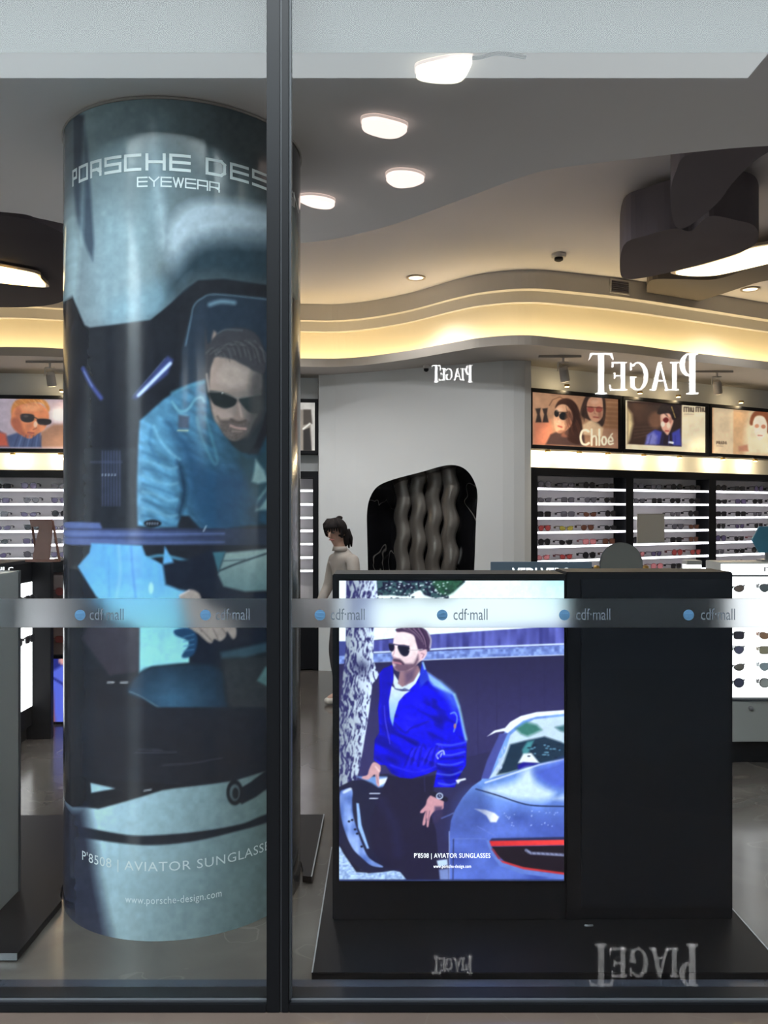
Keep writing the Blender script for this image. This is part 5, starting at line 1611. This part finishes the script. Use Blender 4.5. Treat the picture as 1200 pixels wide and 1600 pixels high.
# cap wearer
p2 = Pic(976, 610, 1122, 722, 2.0)
p2.map = K(980, 600, 5.332)
p2.fill((250, 232, 196))
p2.poly([(0, 140), (455, 160), (452, 522), (0, 500)], ('h', 982, (66, 46, 40), 1064, (50, 38, 38)), 1.5)
p2.poly([(0, 200), (40, 250), (50, 330), (20, 460), (0, 500)], (240, 214, 160), 6)
for k in range(4):
    p2.line([(60, 360 + 30 * k), (250, 350 + 20 * k)], 2, (110, 84, 70), 2, .5)
p2.poly([(150, 500), (170, 420), (230, 380), (300, 400), (330, 430), (440, 370), (452, 515)], (70, 74, 170), 3)
p2.poly([(150, 505), (165, 430), (220, 400), (250, 440), (240, 505)], (150, 150, 214), 5, .8)
p2.poly([(290, 400), (370, 390), (380, 515), (270, 505)], (40, 32, 48), 3)
p2.blob(240, 300, 12, 13, (150, 104, 80), .5, .7)
p2.poly([(280, 250), (350, 240), (385, 300), (370, 360), (340, 425), (310, 400), (285, 360)], (232, 176, 152), 2, 1, True)
p2.poly([(255, 250), (270, 190), (330, 165), (420, 190), (440, 260), (380, 300), (350, 245)], (34, 26, 32), 2, 1, True)
p2.line([(370, 190), (400, 280)], 1.2, (220, 190, 110), 1, .9)
p2.blob(322, 300, 4.4, 4.2, (120, 40, 44), .2, 1); p2.blob(296, 335, 3.2, 4.5, (255, 244, 226), .4, .8); p2.blob(345, 345, 3, 5, (255, 232, 206), .5, .7)
p2.line([(318, 390), (345, 392)], 1.6, (180, 60, 60), 1)
p2.line([(350, 485), (380, 490)], 3.4, (244, 244, 250), 1)
INK = (60, 44, 36)
def small_miu(x):
    for k in range(3): p2.line([(x + 18 * k, 194), (x + 18 * k, 230)], 1.5, INK, .7)
    p2.line([(x, 193), (x + 36, 195)], 1.2, INK, .7)
    p2.line([(x + 50, 197), (x + 50, 230)], 1.5, INK, .7)
    p2.line([(x + 62, 198), (x + 62, 228), (x + 78, 228)], 1.5, INK, .7); p2.line([(x + 78, 198), (x + 78, 232)], 1.5, INK, .7)
small_miu(474); small_miu(574)
p2.line([(474, 250), (558, 252)], .8, (150, 130, 104), .8, .7)
p2.map = K(980, 600, 5.332)
strands(p2, 10, 290, 400, 175, 250, 30, 30, [(60, 46, 54), (18, 14, 20)])
p2.blob(300, 270, 3.4, 3, (250, 206, 184), .8, .7); p2.blob(360, 300, 2.4, 5, (170, 110, 96), .8, .7); p2.blob(120, 250, 16, 18, (96, 70, 58), .9, .5)
for k in range(5):
    p2.line([(180 + 55 * k, 500), (200 + 50 * k, 430)], 1.6, (110, 112, 200) if k % 2 else (44, 46, 120), 2, .6)
# cream portrait
p3 = Pic(1106, 620, 1260, 730, 2.0)
p3.map = K(980, 600, 5.332)
p3.fill((226, 180, 134))
p3.poly([(720, 180), (885, 200), (882, 590), (720, 580)], (234, 206, 168), 1.5)
p3.poly([(985, 380), (1030, 240), (1100, 210), (1173, 210), (1300, 240), (1300, 600), (985, 590)], (255, 240, 200), 12, .9)
p3.poly([(1020, 330), (1035, 260), (1080, 220), (1150, 220), (1195, 270), (1210, 400), (1170, 410), (1140, 280), (1070, 270), (1045, 340)], (150, 84, 54), 2.5, 1, True)
p3.poly([(1048, 330), (1075, 275), (1135, 275), (1165, 330), (1160, 400), (1110, 470), (1070, 430)], (255, 236, 210), 2, 1, True)
p3.blob(1080, 350, 3.4, 3, (226, 150, 110), .3, .9); p3.blob(1135, 355, 3.6, 3.2, (210, 130, 96), .3, .9)
p3.line([(1090, 428), (1125, 430)], 1.4, (206, 120, 100), 1)
p3.poly([(925, 520), (1000, 505), (1010, 560), (930, 560)], (206, 140, 110), 3)
for k, ch in enumerate('PRADA'):
    x = 745 + 18 * k
    p3.line([(x, 500), (x, 478), (x + 10, 480), (x + 10, 490), (x, 490)] if ch in 'PR' else ([(x, 500), (x + 5, 478), (x + 10, 500)] if ch == 'A' else [(x, 500), (x, 478), (x + 10, 484), (x + 10, 494), (x, 500)]), .9, (80, 60, 48), .6)
    if ch == 'R': p3.line([(x + 4, 490), (x + 11, 500)], .9, (80, 60, 48), .6)
p3.line([(745, 515), (800, 518)], .7, (140, 110, 90), .7, .8)
# left portrait of a man
p4 = Pic(-90, 604, 140, 712, 2.0)
p4.map = K(0, 540, 6.67)
p4.fill(('h', -80, (150, 146, 168), 110, (214, 186, 190)))
p4.poly([(420, 900), (560, 820), (760, 820), (760, 1060), (420, 1060)], (170, 124, 98), 6)
p4.blob(620, 720, 14, 11, (255, 250, 244), .8, .9)
p4.poly([(-300, 820), (-60, 850), (80, 940), (200, 900), (420, 900), (430, 1060), (-300, 1060)], (66, 80, 120), 4)
p4.poly([(-60, 880), (60, 920), (90, 1050), (-60, 1050)], (190, 84, 60), 5)
p4.poly([(115, 700), (140, 600), (220, 550), (360, 545), (460, 570), (515, 640), (500, 690), (430, 600), (250, 620), (170, 720), (150, 800)], (206, 132, 70), 3, 1, True)
p4.poly([(120, 730), (150, 660), (240, 610), (400, 600), (495, 680), (510, 760), (470, 860), (380, 930), (310, 970), (240, 940), (180, 900), (120, 820)], (222, 136, 92), 2, 1, True)
p4.poly([(130, 760), (200, 760), (250, 900), (300, 960), (200, 920), (120, 830)], (160, 84, 62), 5, .8, True)
p4.poly([(218, 715), (345, 720), (350, 780), (290, 800), (225, 780)], (40, 34, 36), 1.5, 1, True)
p4.poly([(392, 765), (520, 770), (530, 810), (470, 830), (400, 815)], (38, 32, 34), 1.5, 1, True)
p4.line([(340, 735), (400, 770)], 1.4, (60, 44, 40), .8)
p4.line([(360, 800), (380, 860), (345, 875)], 1.6, (160, 84, 60), 1, .8); p4.line([(290, 905), (350, 912)], 2.2, (150, 66, 60), 1, .9)
p4.blob(370, 820, 3, 5, (255, 224, 196), .5, .8)
strands(p4, 30, 140, 470, 552, 600, 40, 40, [(240, 176, 104), (164, 96, 50), (255, 206, 140)], .9, .5)
p4.blob(330, 650, 16, 5, (244, 172, 124), .8, .7); p4.blob(300, 850, 5, 6, (196, 112, 78), .8, .6); p4.blob(190, 700, 5, 9, (176, 98, 70), .8, .6)
p4.blob(440, 860, 4, 5, (240, 160, 118), .8, .6); p4.blob(300, 935, 9, 3.4, (176, 98, 76), .8, .6); p4.blob(270, 735, 4, 2, (110, 96, 92), .7, .6)
for k in range(7):
    p4.line([(150 + 45 * k, 1050), (190 + 40 * k, 940)], 1.6, (120, 140, 190) if k % 2 else (40, 50, 84), 2, .6)
# black and white picture right of the column
p5 = Pic(300, 618, 505, 716, 2.0)
p5.fill((206, 202, 196))
p5.poly([(300, 640), (484, 640), (487, 690), (487, 704), (300, 704)], (150, 140, 130), 2)
p5.poly([(474, 640), (486, 640), (488, 662), (474, 664)], (70, 62, 56), 2); p5.poly([(474, 672), (484, 668), (487, 704), (474, 704)], (34, 30, 30), 2)
p5.line([(474, 670), (484, 662)], 3, (236, 232, 224), 1.5)

for q in (p1, p2, p3, p4, p5): q.soften(2, .07, 8)
poster(RW_O, RW_A, s1, s_of_px(975, RW_O, RW_A), p1, 'framed poster of two women wearing sunglasses with white lettering')
poster(RW_O, RW_A, s_of_px(976, RW_O, RW_A), s_of_px(1111, RW_O, RW_A), p2, 'framed poster of a cap wearer in blue beside a cream strip')
poster(RW_O, RW_A, s_of_px(1112, RW_O, RW_A), s_of_px(1243, RW_O, RW_A), p3, 'framed cream poster with an overlit portrait at the right edge')
poster(LW_O, LW_A, lb[0] + .02, s_of_px(118, LW_O, LW_A), p4, 'framed poster of a blond man in sunglasses left of the column')
poster(LW_O, LW_A, lb[2], 0.0, p5, 'black framed monochrome poster just right of the column')

# small warm lamps between poster and cabinet
M_puck = mat('puck_lens', (255, 230, 190), .3, emit=(255, 214, 150), estr=9)
def puck(o, a, px, z, y, label, e=6.0):
    s_ = s_of_px(px, o, a, y)
    root = empty('picture_light', frame_pt(o, a, s_, y, z), a, label, 'picture light', 'small warm picture lights on the poster frames')
    mb = MB(); mb.lathe([(.026, 0), (.026, .02)], 16); mb.build('housing', M_gold, root)
    mb = MB(); mb.lathe([(.02, -.004), (.02, -.0005)], 14); mb.build('lens', M_puck, root)
    ld = bpy.data.lights.new('puck_lamp', 'POINT'); ld.energy = e; ld.color = (1, .74, .42); ld.shadow_soft_size = .02
    lo = bpy.data.objects.new('lamp', ld); link(lo, root); lo.location = (0, 0, -.03)
for px, w_ in ((856, 'far left below the two-women poster'), (905, 'centre below the two-women poster'), (950, 'right below the two-women poster')):
    puck(RW_O, RW_A, px, POZ0 - .025, .05, 'small warm picture light, ' + w_)
for px, w_ in ((1006, 'left below the cap-wearer poster'), (1062, 'right below the cap-wearer poster'), (1130, 'left below the cream poster'), (1180, 'right below the cream poster')):
    puck(RW_O, RW_A, px, POZ0 - .025, .05, 'small warm picture light, ' + w_)
for px, w_ in ((20, 'left below the blond man poster'), (95, 'right below the blond man poster')):
    puck(LW_O, LW_A, px, POZ0 - .025, .05, 'small warm picture light, ' + w_)
for px, w_, o, a in ((886, 'on top of the two-women poster', RW_O, RW_A), (1000, 'left on top of the cap-wearer poster', RW_O, RW_A), (1060, 'right on top of the cap-wearer poster', RW_O, RW_A),
                     (1158, 'on top of the cream poster', RW_O, RW_A), (97, 'on top of the blond man poster', LW_O, LW_A)):
    puck(o, a, px, POZ1 + .036, .0, 'small warm picture light, ' + w_, 1.6)

# ================================================================== FLOOR DISPLAYS IN THE SHOP
# right: white lit sunglasses display
DY = 5.33
DX0 = XP(1128, DY)
root = empty('sunglasses_display', (DX0 + .9, DY + .13, 0), 0, 'white lit floor display of sunglasses at the right edge', 'display')
wbox(DX0, DX0 + 1.8, DY + .01, DY + .27, .145, .405, 'drawer_cabinet', M_greyw, root, .003)
wbox(DX0 + .03, DX0 + 1.77, DY + .06, DY + .24, .0, .145, 'plinth', M_blackm, root)
wbox(DX0, DX0 + 1.8, DY + .03, DY + .27, .42, 1.296, 'housing', M_greyw, root, .003)
wbox(DX0 + .005, DX0 + 1.795, DY + .012, DY + .03, .43, 1.205, 'lit_panel', M_lit, root)
wbox(DX0 + .0, DX0 + 1.8, DY + .005, DY + .03, 1.206, 1.214, 'rail', M_gasket, root)
wbox(DX0 + .0, DX0 + 1.8, DY + .005, DY + .03, .407, .421, 'rail', M_gasket, root)
wbox(DX0 + .005, DX0 + 1.795, DY + .012, DY + .03, 1.216, 1.285, 'lit_header', M_lit, root)
mb = MB(); mb.lathe([(.014, DY + .01), (.014, DY - .004), (.006, DY - .008)], 14, (XP(1174, DY), 0, ZP(1107, DY)), 'y'); child_at(mb.build('lock', M_metal), root)
child_at(lettering('lettering', 'n', (XP(1195, DY), XP(1195, DY) + .036, ZP(893, DY), ZP(886, DY)), lambda u, v: (u, DY + .009, v), mat('dark_lettering', (50, 50, 54), .5), None), root)

def display_glasses(loc, rz, kind, lc, fc, label, W=.145, group='sunglasses on the white lit displays', alpha=None):
    root = empty('sunglasses', loc, rz, label, 'sunglasses', group)
    fr, ln = glasses_mesh(kind, W, True, .06)
    fr.build('frame', mat('dframe_%d_%d_%d' % fc, fc, .3), root)
    for l_ in ln: l_.build('lens', mat('dlens_%d_%d_%d' % lc, lc, .12), root)
    mb = MB(); mb.tube([(0, .004, .03), (0, .04, .03)], .006, 8); mb.build('peg', M_metal, root)
    return root
RW5 = [(918, 'cat-eye', (150, 130, 122), (60, 54, 54), 'brown', 'aviator', (140, 150, 156), (100, 104, 108), 'silver-grey'), (960, 'round', (110, 112, 120), (60, 60, 66), 'grey', 'square', (160, 140, 120), (80, 70, 64), 'tan'),
       (991, 'square', (84, 80, 92), (52, 48, 56), 'smoky', 'cat-eye', (196, 150, 120), (150, 110, 86), 'amber'), (1014, 'aviator', (120, 120, 150), (110, 112, 120), 'lilac-grey', 'square', (200, 190, 160), (140, 130, 108), 'pale beige'),
       (1040, 'cat-eye', (140, 134, 128), (66, 60, 60), 'dark-rimmed', 'aviator', (190, 206, 216), (170, 176, 180), 'pale blue'), (1066, 'round', (92, 92, 116), (58, 58, 70), 'blue-grey', 'round', (212, 214, 210), (60, 60, 62), 'clear black-rimmed')]
for r, (y, k1, l1, f1, n1, k2, l2, f2, n2) in enumerate(RW5):
    z = ZP(y, DY) - .026
    display_glasses((XP(1149, DY) - .036, DY - .045, z), 0, k1, l1, f1, '%s %s sunglasses, left pair, row %s of the right lit display' % (n1, k1, ORD[r]))
    display_glasses((XP(1199, DY), DY - .045, z), 0, k2, l2, f2, '%s %s sunglasses, second pair, row %s of the right lit display' % (n2, k2, ORD[r]))
    display_glasses((XP(1199, DY) + .22, DY - .045, z), 0, k1, l2, f1, '%s %s sunglasses, third pair, row %s of the right lit display' % (n2, k1, ORD[r]))

# hexagonal blue plaque on the display
root = empty('hexagonal_plaque', (XP(1200, 5.45), 5.46, 1.297), 0, 'teal blue hexagonal plaque standing on the right lit display', 'plaque')
hx = [(.10 * math.cos(math.radians(60 * k)) , .10 * math.sin(math.radians(60 * k)) + .142) for k in range(6)]
mb = MB(); mb.prism(hx, lambda u, v: (u, 0, v), lambda u, v: (u, .02, v)); mb.build('plate', mat('teal_plaque', (70, 134, 160), .3, noise=.25, nscale=9), root, bevel=.003)
mb = MB(); mb.box(-.05, .05, -.03, .05, 0, .012); mb.box(-.01, .01, .002, .018, .01, .06); mb.build('foot', M_metal, root)

# counter with sign board, round mirror and white box
root = empty('display_counter', (1.45, 6.0, 0), 0, 'pale counter behind the screen totem', 'counter')
wbox(.70, 2.30, 5.65, 6.3, .10, 1.03, 'body', M_greyw, root, .004)
wbox(.68, 2.32, 5.63, 6.32, 1.03, 1.055, 'worktop', M_blackm, root, .003)
wbox(.75, 2.25, 5.68, 6.25, 0, .10, 'plinth', M_blackm, root)
SG = 6.0
root = empty('sign_board', (XP(846, SG), SG, 1.056), 0, 'slate blue board with white capitals standing behind the screen totem', 'sign')
wbox(XP(767, SG), XP(925, SG), SG, SG + .03, 1.056, ZP(878, SG), 'board', M_bluesign, root, .003)
lettering('lettering', 'VEDI VERO', (XP(800, SG), XP(892, SG), ZP(905, SG), ZP(887, SG)), lambda u, v: (u, SG - .002, v), M_letter_lit, None, .02, each=root)
RMY = 5.75
root = empty('round_mirror', (XP(970.5, RMY), RMY, 1.056), 0, 'round table mirror on a gold stand beside the blue sign board', 'mirror')
cz = ZP(881, RMY) - 1.056; rr = 33.5 / FPX * RMY
mb = MB(); mb.lathe([(rr, -.004), (rr, .01)], 40, (0, 0, cz), 'y'); mb.build('back', M_gasket, root)
mb = MB(); mb.lathe([(rr * .97, -.008), (rr * .97, -.0045)], 40, (0, 0, cz), 'y'); mb.build('mirror_glass', mat('grey_mirror', (176, 178, 172), .18, metal=.7), root)
mb = MB(); mb.tube([(-rr - .012, 0, cz - .03), (-rr - .012, 0, .02), (-rr * .4, 0, .008), (rr * .4, 0, .008), (rr + .012, 0, .02), (rr + .012, 0, cz - .03)], .006, 8); mb.build('stand', M_gold, root)
for s_ in (-1, 1):
    mb = MB(); mb.lathe([(.014, -.01), (.02, -.004), (.02, .012), (.012, .02)], 14, (s_ * (rr + .022), 0, cz - .03)); mb.build('knob', M_gold, root)
root = empty('product_box', (XP(1081, 5.8), 5.8, 1.056), 0, 'small white box on the counter right of the round mirror', 'box')
mb = MB(); mb.box(-.05, .05, -.05, .05, 0, .2); mb.build('box_body', M_lit, root, bevel=.003)  # white box given the lit panel's glow; no lamp inside
mb = MB(); mb.box(-.052, .052, -.052, .052, .2, .228); mb.build('lid', M_greyw, root, bevel=.003)

# left: black gondola with lit side face, easel on top
GX, GY0, GY1 = XP(50, 5.93), 5.0, 5.93
root = empty('sunglasses_display', (GX - .4, 5.45, 0), 0, 'black floor display with a white lit side at the left', 'display')
wbox(GX - .8, GX, GY0, GY1, .10, 1.262, 'housing', M_blackm, root, .004)
wbox(GX - .82, GX + .02, GY0 - .02, GY1 + .02, 1.262, 1.285, 'worktop', M_blackm, root, .003)
wbox(GX - .76, GX - .04, GY0 + .04, GY1, 0, .10, 'plinth', M_black, root)
wbox(GX, GX + .006, GY0 + .03, GY1 - .01, .24, 1.125, 'lit_panel', M_lit, root)
wbox(GX - .8, GX + .135, GY1, GY1 + .05, .0, 1.262, 'end_panel', M_blackm, root, .004)
for q, zc in enumerate((1.02, .885, .74)):
    for k in range(4):
        display_glasses((GX + .05, 5.78 - .2 * k, zc - .028), math.pi / 2, 'square' if q != 1 else 'round', (74, 104, 92) if q == 1 else (60, 62, 66), (40, 48, 46) if q == 1 else (34, 34, 38),
                        '%s sunglasses, %s pair back, %s row on the lit left display side' % ('green' if q == 1 else 'dark grey', ORD[k], ORD[q]))
for i, ch in enumerate('ANIC'):
    x0_ = XP(-14 + 9 * i, 4.98)
    child_at(lettering('letter', ch, (x0_, x0_ + (.012 if ch == 'I' else .03), ZP(893, 4.98), ZP(886, 4.98)), lambda u, v: (u, GY0 - .022, v), M_letter_lit, None, .02), root)
# wooden easel holder
root = empty('wooden_easel', (XP(66, 5.6), 5.6, 1.286), 0, 'brown wooden folding easel stand on the black left display', 'easel')
H_ = .285
mb = MB(); mb.prism([(-.10, H_), (.05, H_), (.058, H_ - .05), (.052, .0), (-.062, .0), (-.045, .14), (-.03, H_ - .05), (-.085, H_ - .05)], lambda u, v: (u, -.02 + v * .18, v), lambda u, v: (u, -.005 + v * .18, v))
mb.build('board', M_wood, root)
for xa, xb in ((-.095, -.04), (.05, .11)):
    mb = MB(); mb.tube([(xa if xa < 0 else xa + .0, .05, H_ - .01), (xb, .02, .0)], .009, 6); mb.build('leg', M_wood, root)
mb = MB(); mb.box(-.10, .12, -.035, -.015, 0, .018); mb.build('ledge', M_wood, root)
# low pinkish case and blue picture panel further back
root = empty('sunglasses_display', (-2.0, 6.5, 0), 0, 'low display with rose sunglasses above a glowing blue panel beside the column', 'display')
wbox(-2.62, -1.7, 6.35, 6.8, .0, .52, 'base', M_blackm, root, .004)
wbox(-2.62, -1.7, 6.42, 6.8, .52, 1.16, 'back_panel', mat('rose_grey_panel', (150, 132, 130), .5, noise=.05), root)
wbox(-2.62, -1.7, 6.35, 6.8, 1.16, 1.25, 'top', M_blackm, root, .004)
bp = Pic(60, 1000, 260, 1170, 1.0)
bp.fill((44, 52, 140))
bp.poly([(80, 1050), (105, 1035), (240, 1030), (240, 1140), (86, 1140)], (98, 116, 240), 5)
bp.line([(84, 1060), (100, 1070), (115, 1100)], 3, (30, 34, 120), 2)
bp.poly([(70, 1090), (80, 1050), (88, 1150), (72, 1150)], (150, 84, 70), 4)
bp.blob(101, 1032, 9, 7, (240, 176, 170), .4, 1)
M_bpan = print_mat('lit_blue_picture', 0.9, .4, .2)
child_at(print_grid('blue_picture', 60, 50, lambda U, V_: (-2.61 + .9 * U, 6.345, .02 + .48 * V_), bp, M_bpan, None), root)
for r, z in enumerate((1.0, .82, .64)):
    for k in range(3):
        display_glasses((-2.52 + .19 * k, 6.36, z - .02), 0, SHAPES[(r + k) % 4], (150, 84, 82), (120, 66, 64), 'rose sunglasses, %s pair, %s row of the low display beside the column' % (ORD[k], ORD[r]), .15)

# ================================================================== PERSON
def skin_body(name, pts, edges, root_i, m, parent, sub=2, loc=None):
    """pts: {key: (x,y,z,rx,ry)}"""
    keys = list(pts)
    me = bpy.data.meshes.new(name)
    me.from_pydata([pts[k][:3] for k in keys], [(keys.index(a), keys.index(b)) for a, b in edges], [])
    o = bpy.data.objects.new(name, me)
    link(o)
    o.modifiers.new('skin', 'SKIN').use_smooth_shade = True
    sv = me.skin_vertices[0].data
    for i, k in enumerate(keys):
        r = pts[k][3:]
        sv[i].radius = (r[0], r[1] if len(r) > 1 else r[0])
        sv[i].use_root = (k == root_i)
    ss = o.modifiers.new('sub', 'SUBSURF'); ss.levels = sub; ss.render_levels = sub
    dg = bpy.context.evaluated_depsgraph_get()
    nm = bpy.data.meshes.new_from_object(o.evaluated_get(dg))
    bpy.data.objects.remove(o)
    nm.materials.clear(); nm.materials.append(m)
    nm.polygons.foreach_set('use_smooth', [True] * len(nm.polygons))
    r = bpy.data.objects.new(name, nm)
    return link(r, parent)
M_skin = mat('skin', (196, 158, 140), .55)
M_shirt = mat('white_shirt', (168, 160, 153), .8, bump=.2, bscale=30)
M_trous = mat('dark_patterned_trousers', (58, 54, 56), .85, noise=.5, nscale=45)
M_hair = mat('dark_hair', (30, 25, 25), .75, spec=.2, noise=.2, nscale=60)
# local frame: faces -y, x to her left hand side; turned afterwards
PD = 6.98
wo = empty('person', (XP(537, PD), PD, 0), math.radians(-58), 'woman in a white shirt and dark trousers with tied dark hair, looking down', 'person')
# facing: local -y turned by -48 deg -> towards the left of the picture and the window
B = {'pel': (0, .03, .82, .105, .085), 'wai': (0, .02, .98, .092, .072), 'che': (0, .0, 1.14, .115, .085), 'nek0': (0, -.02, 1.29, .06, .05), 'nek': (0, -.045, 1.345, .042, .042),
     'hd0': (0, -.07, 1.41, .060, .066), 'hd1': (0, -.08, 1.465, .074, .082), 'hd2': (0, -.075, 1.515, .058, .066)}
E = [('pel', 'wai'), ('wai', 'che'), ('che', 'nek0'), ('nek0', 'nek'), ('nek', 'hd0'), ('hd0', 'hd1'), ('hd1', 'hd2')]
for sd, s_ in (('l', 1), ('r', -1)):
    B.update({sd + 'sh': (s_ * .15, -.0, 1.235, .05, .05), sd + 'el': (s_ * .20, -.01 - .02 * (s_ < 0), 1.0, .036, .036),
              sd + 'wr': (s_ * .19, -.10 - .05 * (s_ < 0), .80, .024, .022), sd + 'pa': (s_ * .185, -.115 - .05 * (s_ < 0), .745, .032, .018),
              sd + 'hip': (s_ * .085, .03, .78, .085, .085), sd + 'kn': (s_ * .085, -.01 + .02 * s_, .44, .055, .055), sd + 'an': (s_ * .08, .04 + .02 * s_, .085, .034, .036),
              sd + 'to': (s_ * .09, -.09 + .02 * s_, .035, .034, .026)})
    E += [('che', sd + 'sh'), (sd + 'sh', sd + 'el'), (sd + 'el', sd + 'wr'), (sd + 'wr', sd + 'pa'), ('pel', sd + 'hip'), (sd + 'hip', sd + 'kn'), (sd + 'kn', sd + 'an'), (sd + 'an', sd + 'to')]
    px_, py_ = s_ * .185, -.115 - .05 * (s_ < 0)
    for q, (dx, ln_) in enumerate(((-.021, .062), (-.007, .072), (.007, .068), (.021, .052))):
        B[sd + 'f%da' % q] = (px_ - .004 * s_, py_ + dx, .705, .0095, .0095)
        B[sd + 'f%db' % q] = (px_ - .012 * s_, py_ + dx - .004, .705 - ln_ * .5, .0085, .0085)
        B[sd + 'f%dc' % q] = (px_ - .028 * s_, py_ + dx - .006, .705 - ln_ * .9, .007, .007)
        E += [(sd + 'pa', sd + 'f%da' % q), (sd + 'f%da' % q, sd + 'f%db' % q), (sd + 'f%db' % q, sd + 'f%dc' % q)]
    B[sd + 'ta'] = (px_ - .012 * s_, py_ - .034, .742, .0105, .0105)
    B[sd + 'tb'] = (px_ - .022 * s_, py_ - .048, .712, .0085, .0085)
    E += [(sd + 'pa', sd + 'ta'), (sd + 'ta', sd + 'tb')]
skin_body('body', B, E, 'pel', M_skin, wo)
# shirt
T = {'hem': (0, .03, .84, .118, .098), 'wai': (0, .02, .97, .108, .088), 'che': (0, .0, 1.14, .13, .1), 'nk': (0, -.015, 1.275, .086, .076), 'col': (0, -.038, 1.325, .062, .06)}
TE = [('hem', 'wai'), ('wai', 'che'), ('che', 'nk'), ('nk', 'col')]
for sd, s_ in (('l', 1), ('r', -1)):
    T.update({sd + 'sh': (s_ * .152, .0, 1.235, .064, .064), sd + 'el': (s_ * .20, -.01 - .02 * (s_ < 0), 1.0, .05, .05), sd + 'cu': (s_ * .192, -.09 - .045 * (s_ < 0), .825, .037, .037)})
    TE += [('che', sd + 'sh'), (sd + 'sh', sd + 'el'), (sd + 'el', sd + 'cu')]
skin_body('shirt', T, TE, 'wai', M_shirt, wo)
mb = MB(); mb.lathe([(.068, 1.295), (.058, 1.333), (.052, 1.333), (.05, 1.30)], 20, (0, -.035, 0)); mb.build('collar', M_shirt, wo, True)
U_ = {'pel': (0, .03, .83, .112, .094)}
UE = []
for sd, s_ in (('l', 1), ('r', -1)):
    U_.update({sd + 'hip': (s_ * .085, .03, .76, .094, .095), sd + 'kn': (s_ * .085, -.01 + .02 * s_, .44, .068, .068), sd + 'an': (s_ * .08, .03 + .02 * s_, .13, .05, .052)})
    UE += [('pel', sd + 'hip'), (sd + 'hip', sd + 'kn'), (sd + 'kn', sd + 'an')]
skin_body('trousers', U_, UE, 'pel', M_trous, wo)
for s_ in (1, -1):
    S_ = {'he': (s_ * .08, .055 + .02 * s_, .042, .038, .04), 'mi': (s_ * .085, -.02 + .02 * s_, .036, .04, .034), 'to': (s_ * .09, -.115 + .02 * s_, .03, .036, .028)}
    skin_body('shoe', S_, [('he', 'mi'), ('mi', 'to')], 'mi', mat('pale_shoe', (214, 206, 196), .5), wo)
# hair: cap over the skull, fringe, hair behind the ears and a small bun
def ellipsoid(mb, c, r, n=14, m_=10, cut=None, squash=None):
    V_, F_ = [], []
    for j in range(m_ + 1):
        ph = math.pi * j / m_
        for i in range(n):
            t = 2 * math.pi * i / n
            V_.append((c[0] + r[0] * math.sin(ph) * math.cos(t), c[1] + r[1] * math.sin(ph) * math.sin(t), c[2] + r[2] * math.cos(ph)))
    for j in range(m_):
        for i in range(n):
            q = [j * n + i, j * n + (i + 1) % n, (j + 1) * n + (i + 1) % n, (j + 1) * n + i]
            cen = [sum(V_[k][d] for k in q) / 4 for d in range(3)]
            if cut is None or cut(*cen): F_.append(tuple(q))
    mb.add(V_, F_)
HR = Matrix.Translation((0, -.075, 0)) @ Matrix.Rotation(math.radians(30), 4, 'Z') @ Matrix.Translation((0, .075, 0))
HT = Matrix.Translation((0, -.05, 1.40)) @ Matrix.Rotation(math.radians(10), 4, 'X') @ Matrix.Translation((0, .05, -1.40))
def turn(o):
    o.data.transform(HR @ HT)
    return o
hair = MB()
hc = (0, -.068, 1.482)
ellipsoid(hair, hc, (.096, .108, .096), 28, 22, lambda x, y, z: z > 1.512 or (y > -.075 and z > 1.36) or (abs(x) > .066 and y > -.12 and z > 1.40))
ellipsoid(hair, (0, -.005, 1.40), (.082, .06, .105))
ellipsoid(hair, (.01, -.005, 1.565), (.03, .024, .018))
for k in range(9):                              # loose fringe strands
    x = -.07 + .0175 * k
    hair.tube([(x * .6, -.10, 1.572), (x, -.152 + abs(x) * .35, 1.53), (x * 1.08, -.168 + abs(x) * .55, 1.488 - .012 * (k % 3))], [.012, .012, .004], 6)
for k in range(7):                              # ends of the tied-back hair
    x = -.066 + .022 * k
    hair.tube([(x, .02, 1.46), (x * 1.1, .045, 1.38), (x * 1.15, .04, 1.31 - .012 * (k % 2))], [.02, .02, .006], 6)
ho = turn(hair.build('hair', M_hair, wo, True))
md = ho.modifiers.new('solid', 'SOLIDIFY'); md.thickness = .01; md.offset = -1
for s_ in (1, -1):
    mb = MB(); ellipsoid(mb, (s_ * .030, -.156, 1.468), (.013, .006, .0055), 10, 6); turn(mb.build('eye', mat('eye_dark', (40, 32, 32), .3), wo, True))
    mb = MB(); mb.tube([(s_ * .014, -.158, 1.488), (s_ * .03, -.160, 1.492), (s_ * .046, -.150, 1.487)], .0035, 6); turn(mb.build('eyebrow', M_hair, wo))
    mb = MB(); ellipsoid(mb, (s_ * .077, -.07, 1.455), (.01, .018, .028), 10, 8); turn(mb.build('ear', M_skin, wo, True))
mb = MB(); mb.tube([(0, -.156, 1.478), (0, -.168, 1.455), (0, -.176, 1.438), (0, -.160, 1.430)], [.007, .009, .012, .008], 8); turn(mb.build('nose', M_skin, wo, True))
mb = MB(); mb.tube([(-.024, -.142, 1.405), (0, -.150, 1.407), (.024, -.142, 1.405)], [.004, .0065, .004], 8); turn(mb.build('mouth', mat('lips', (168, 96, 92), .5), wo, True))
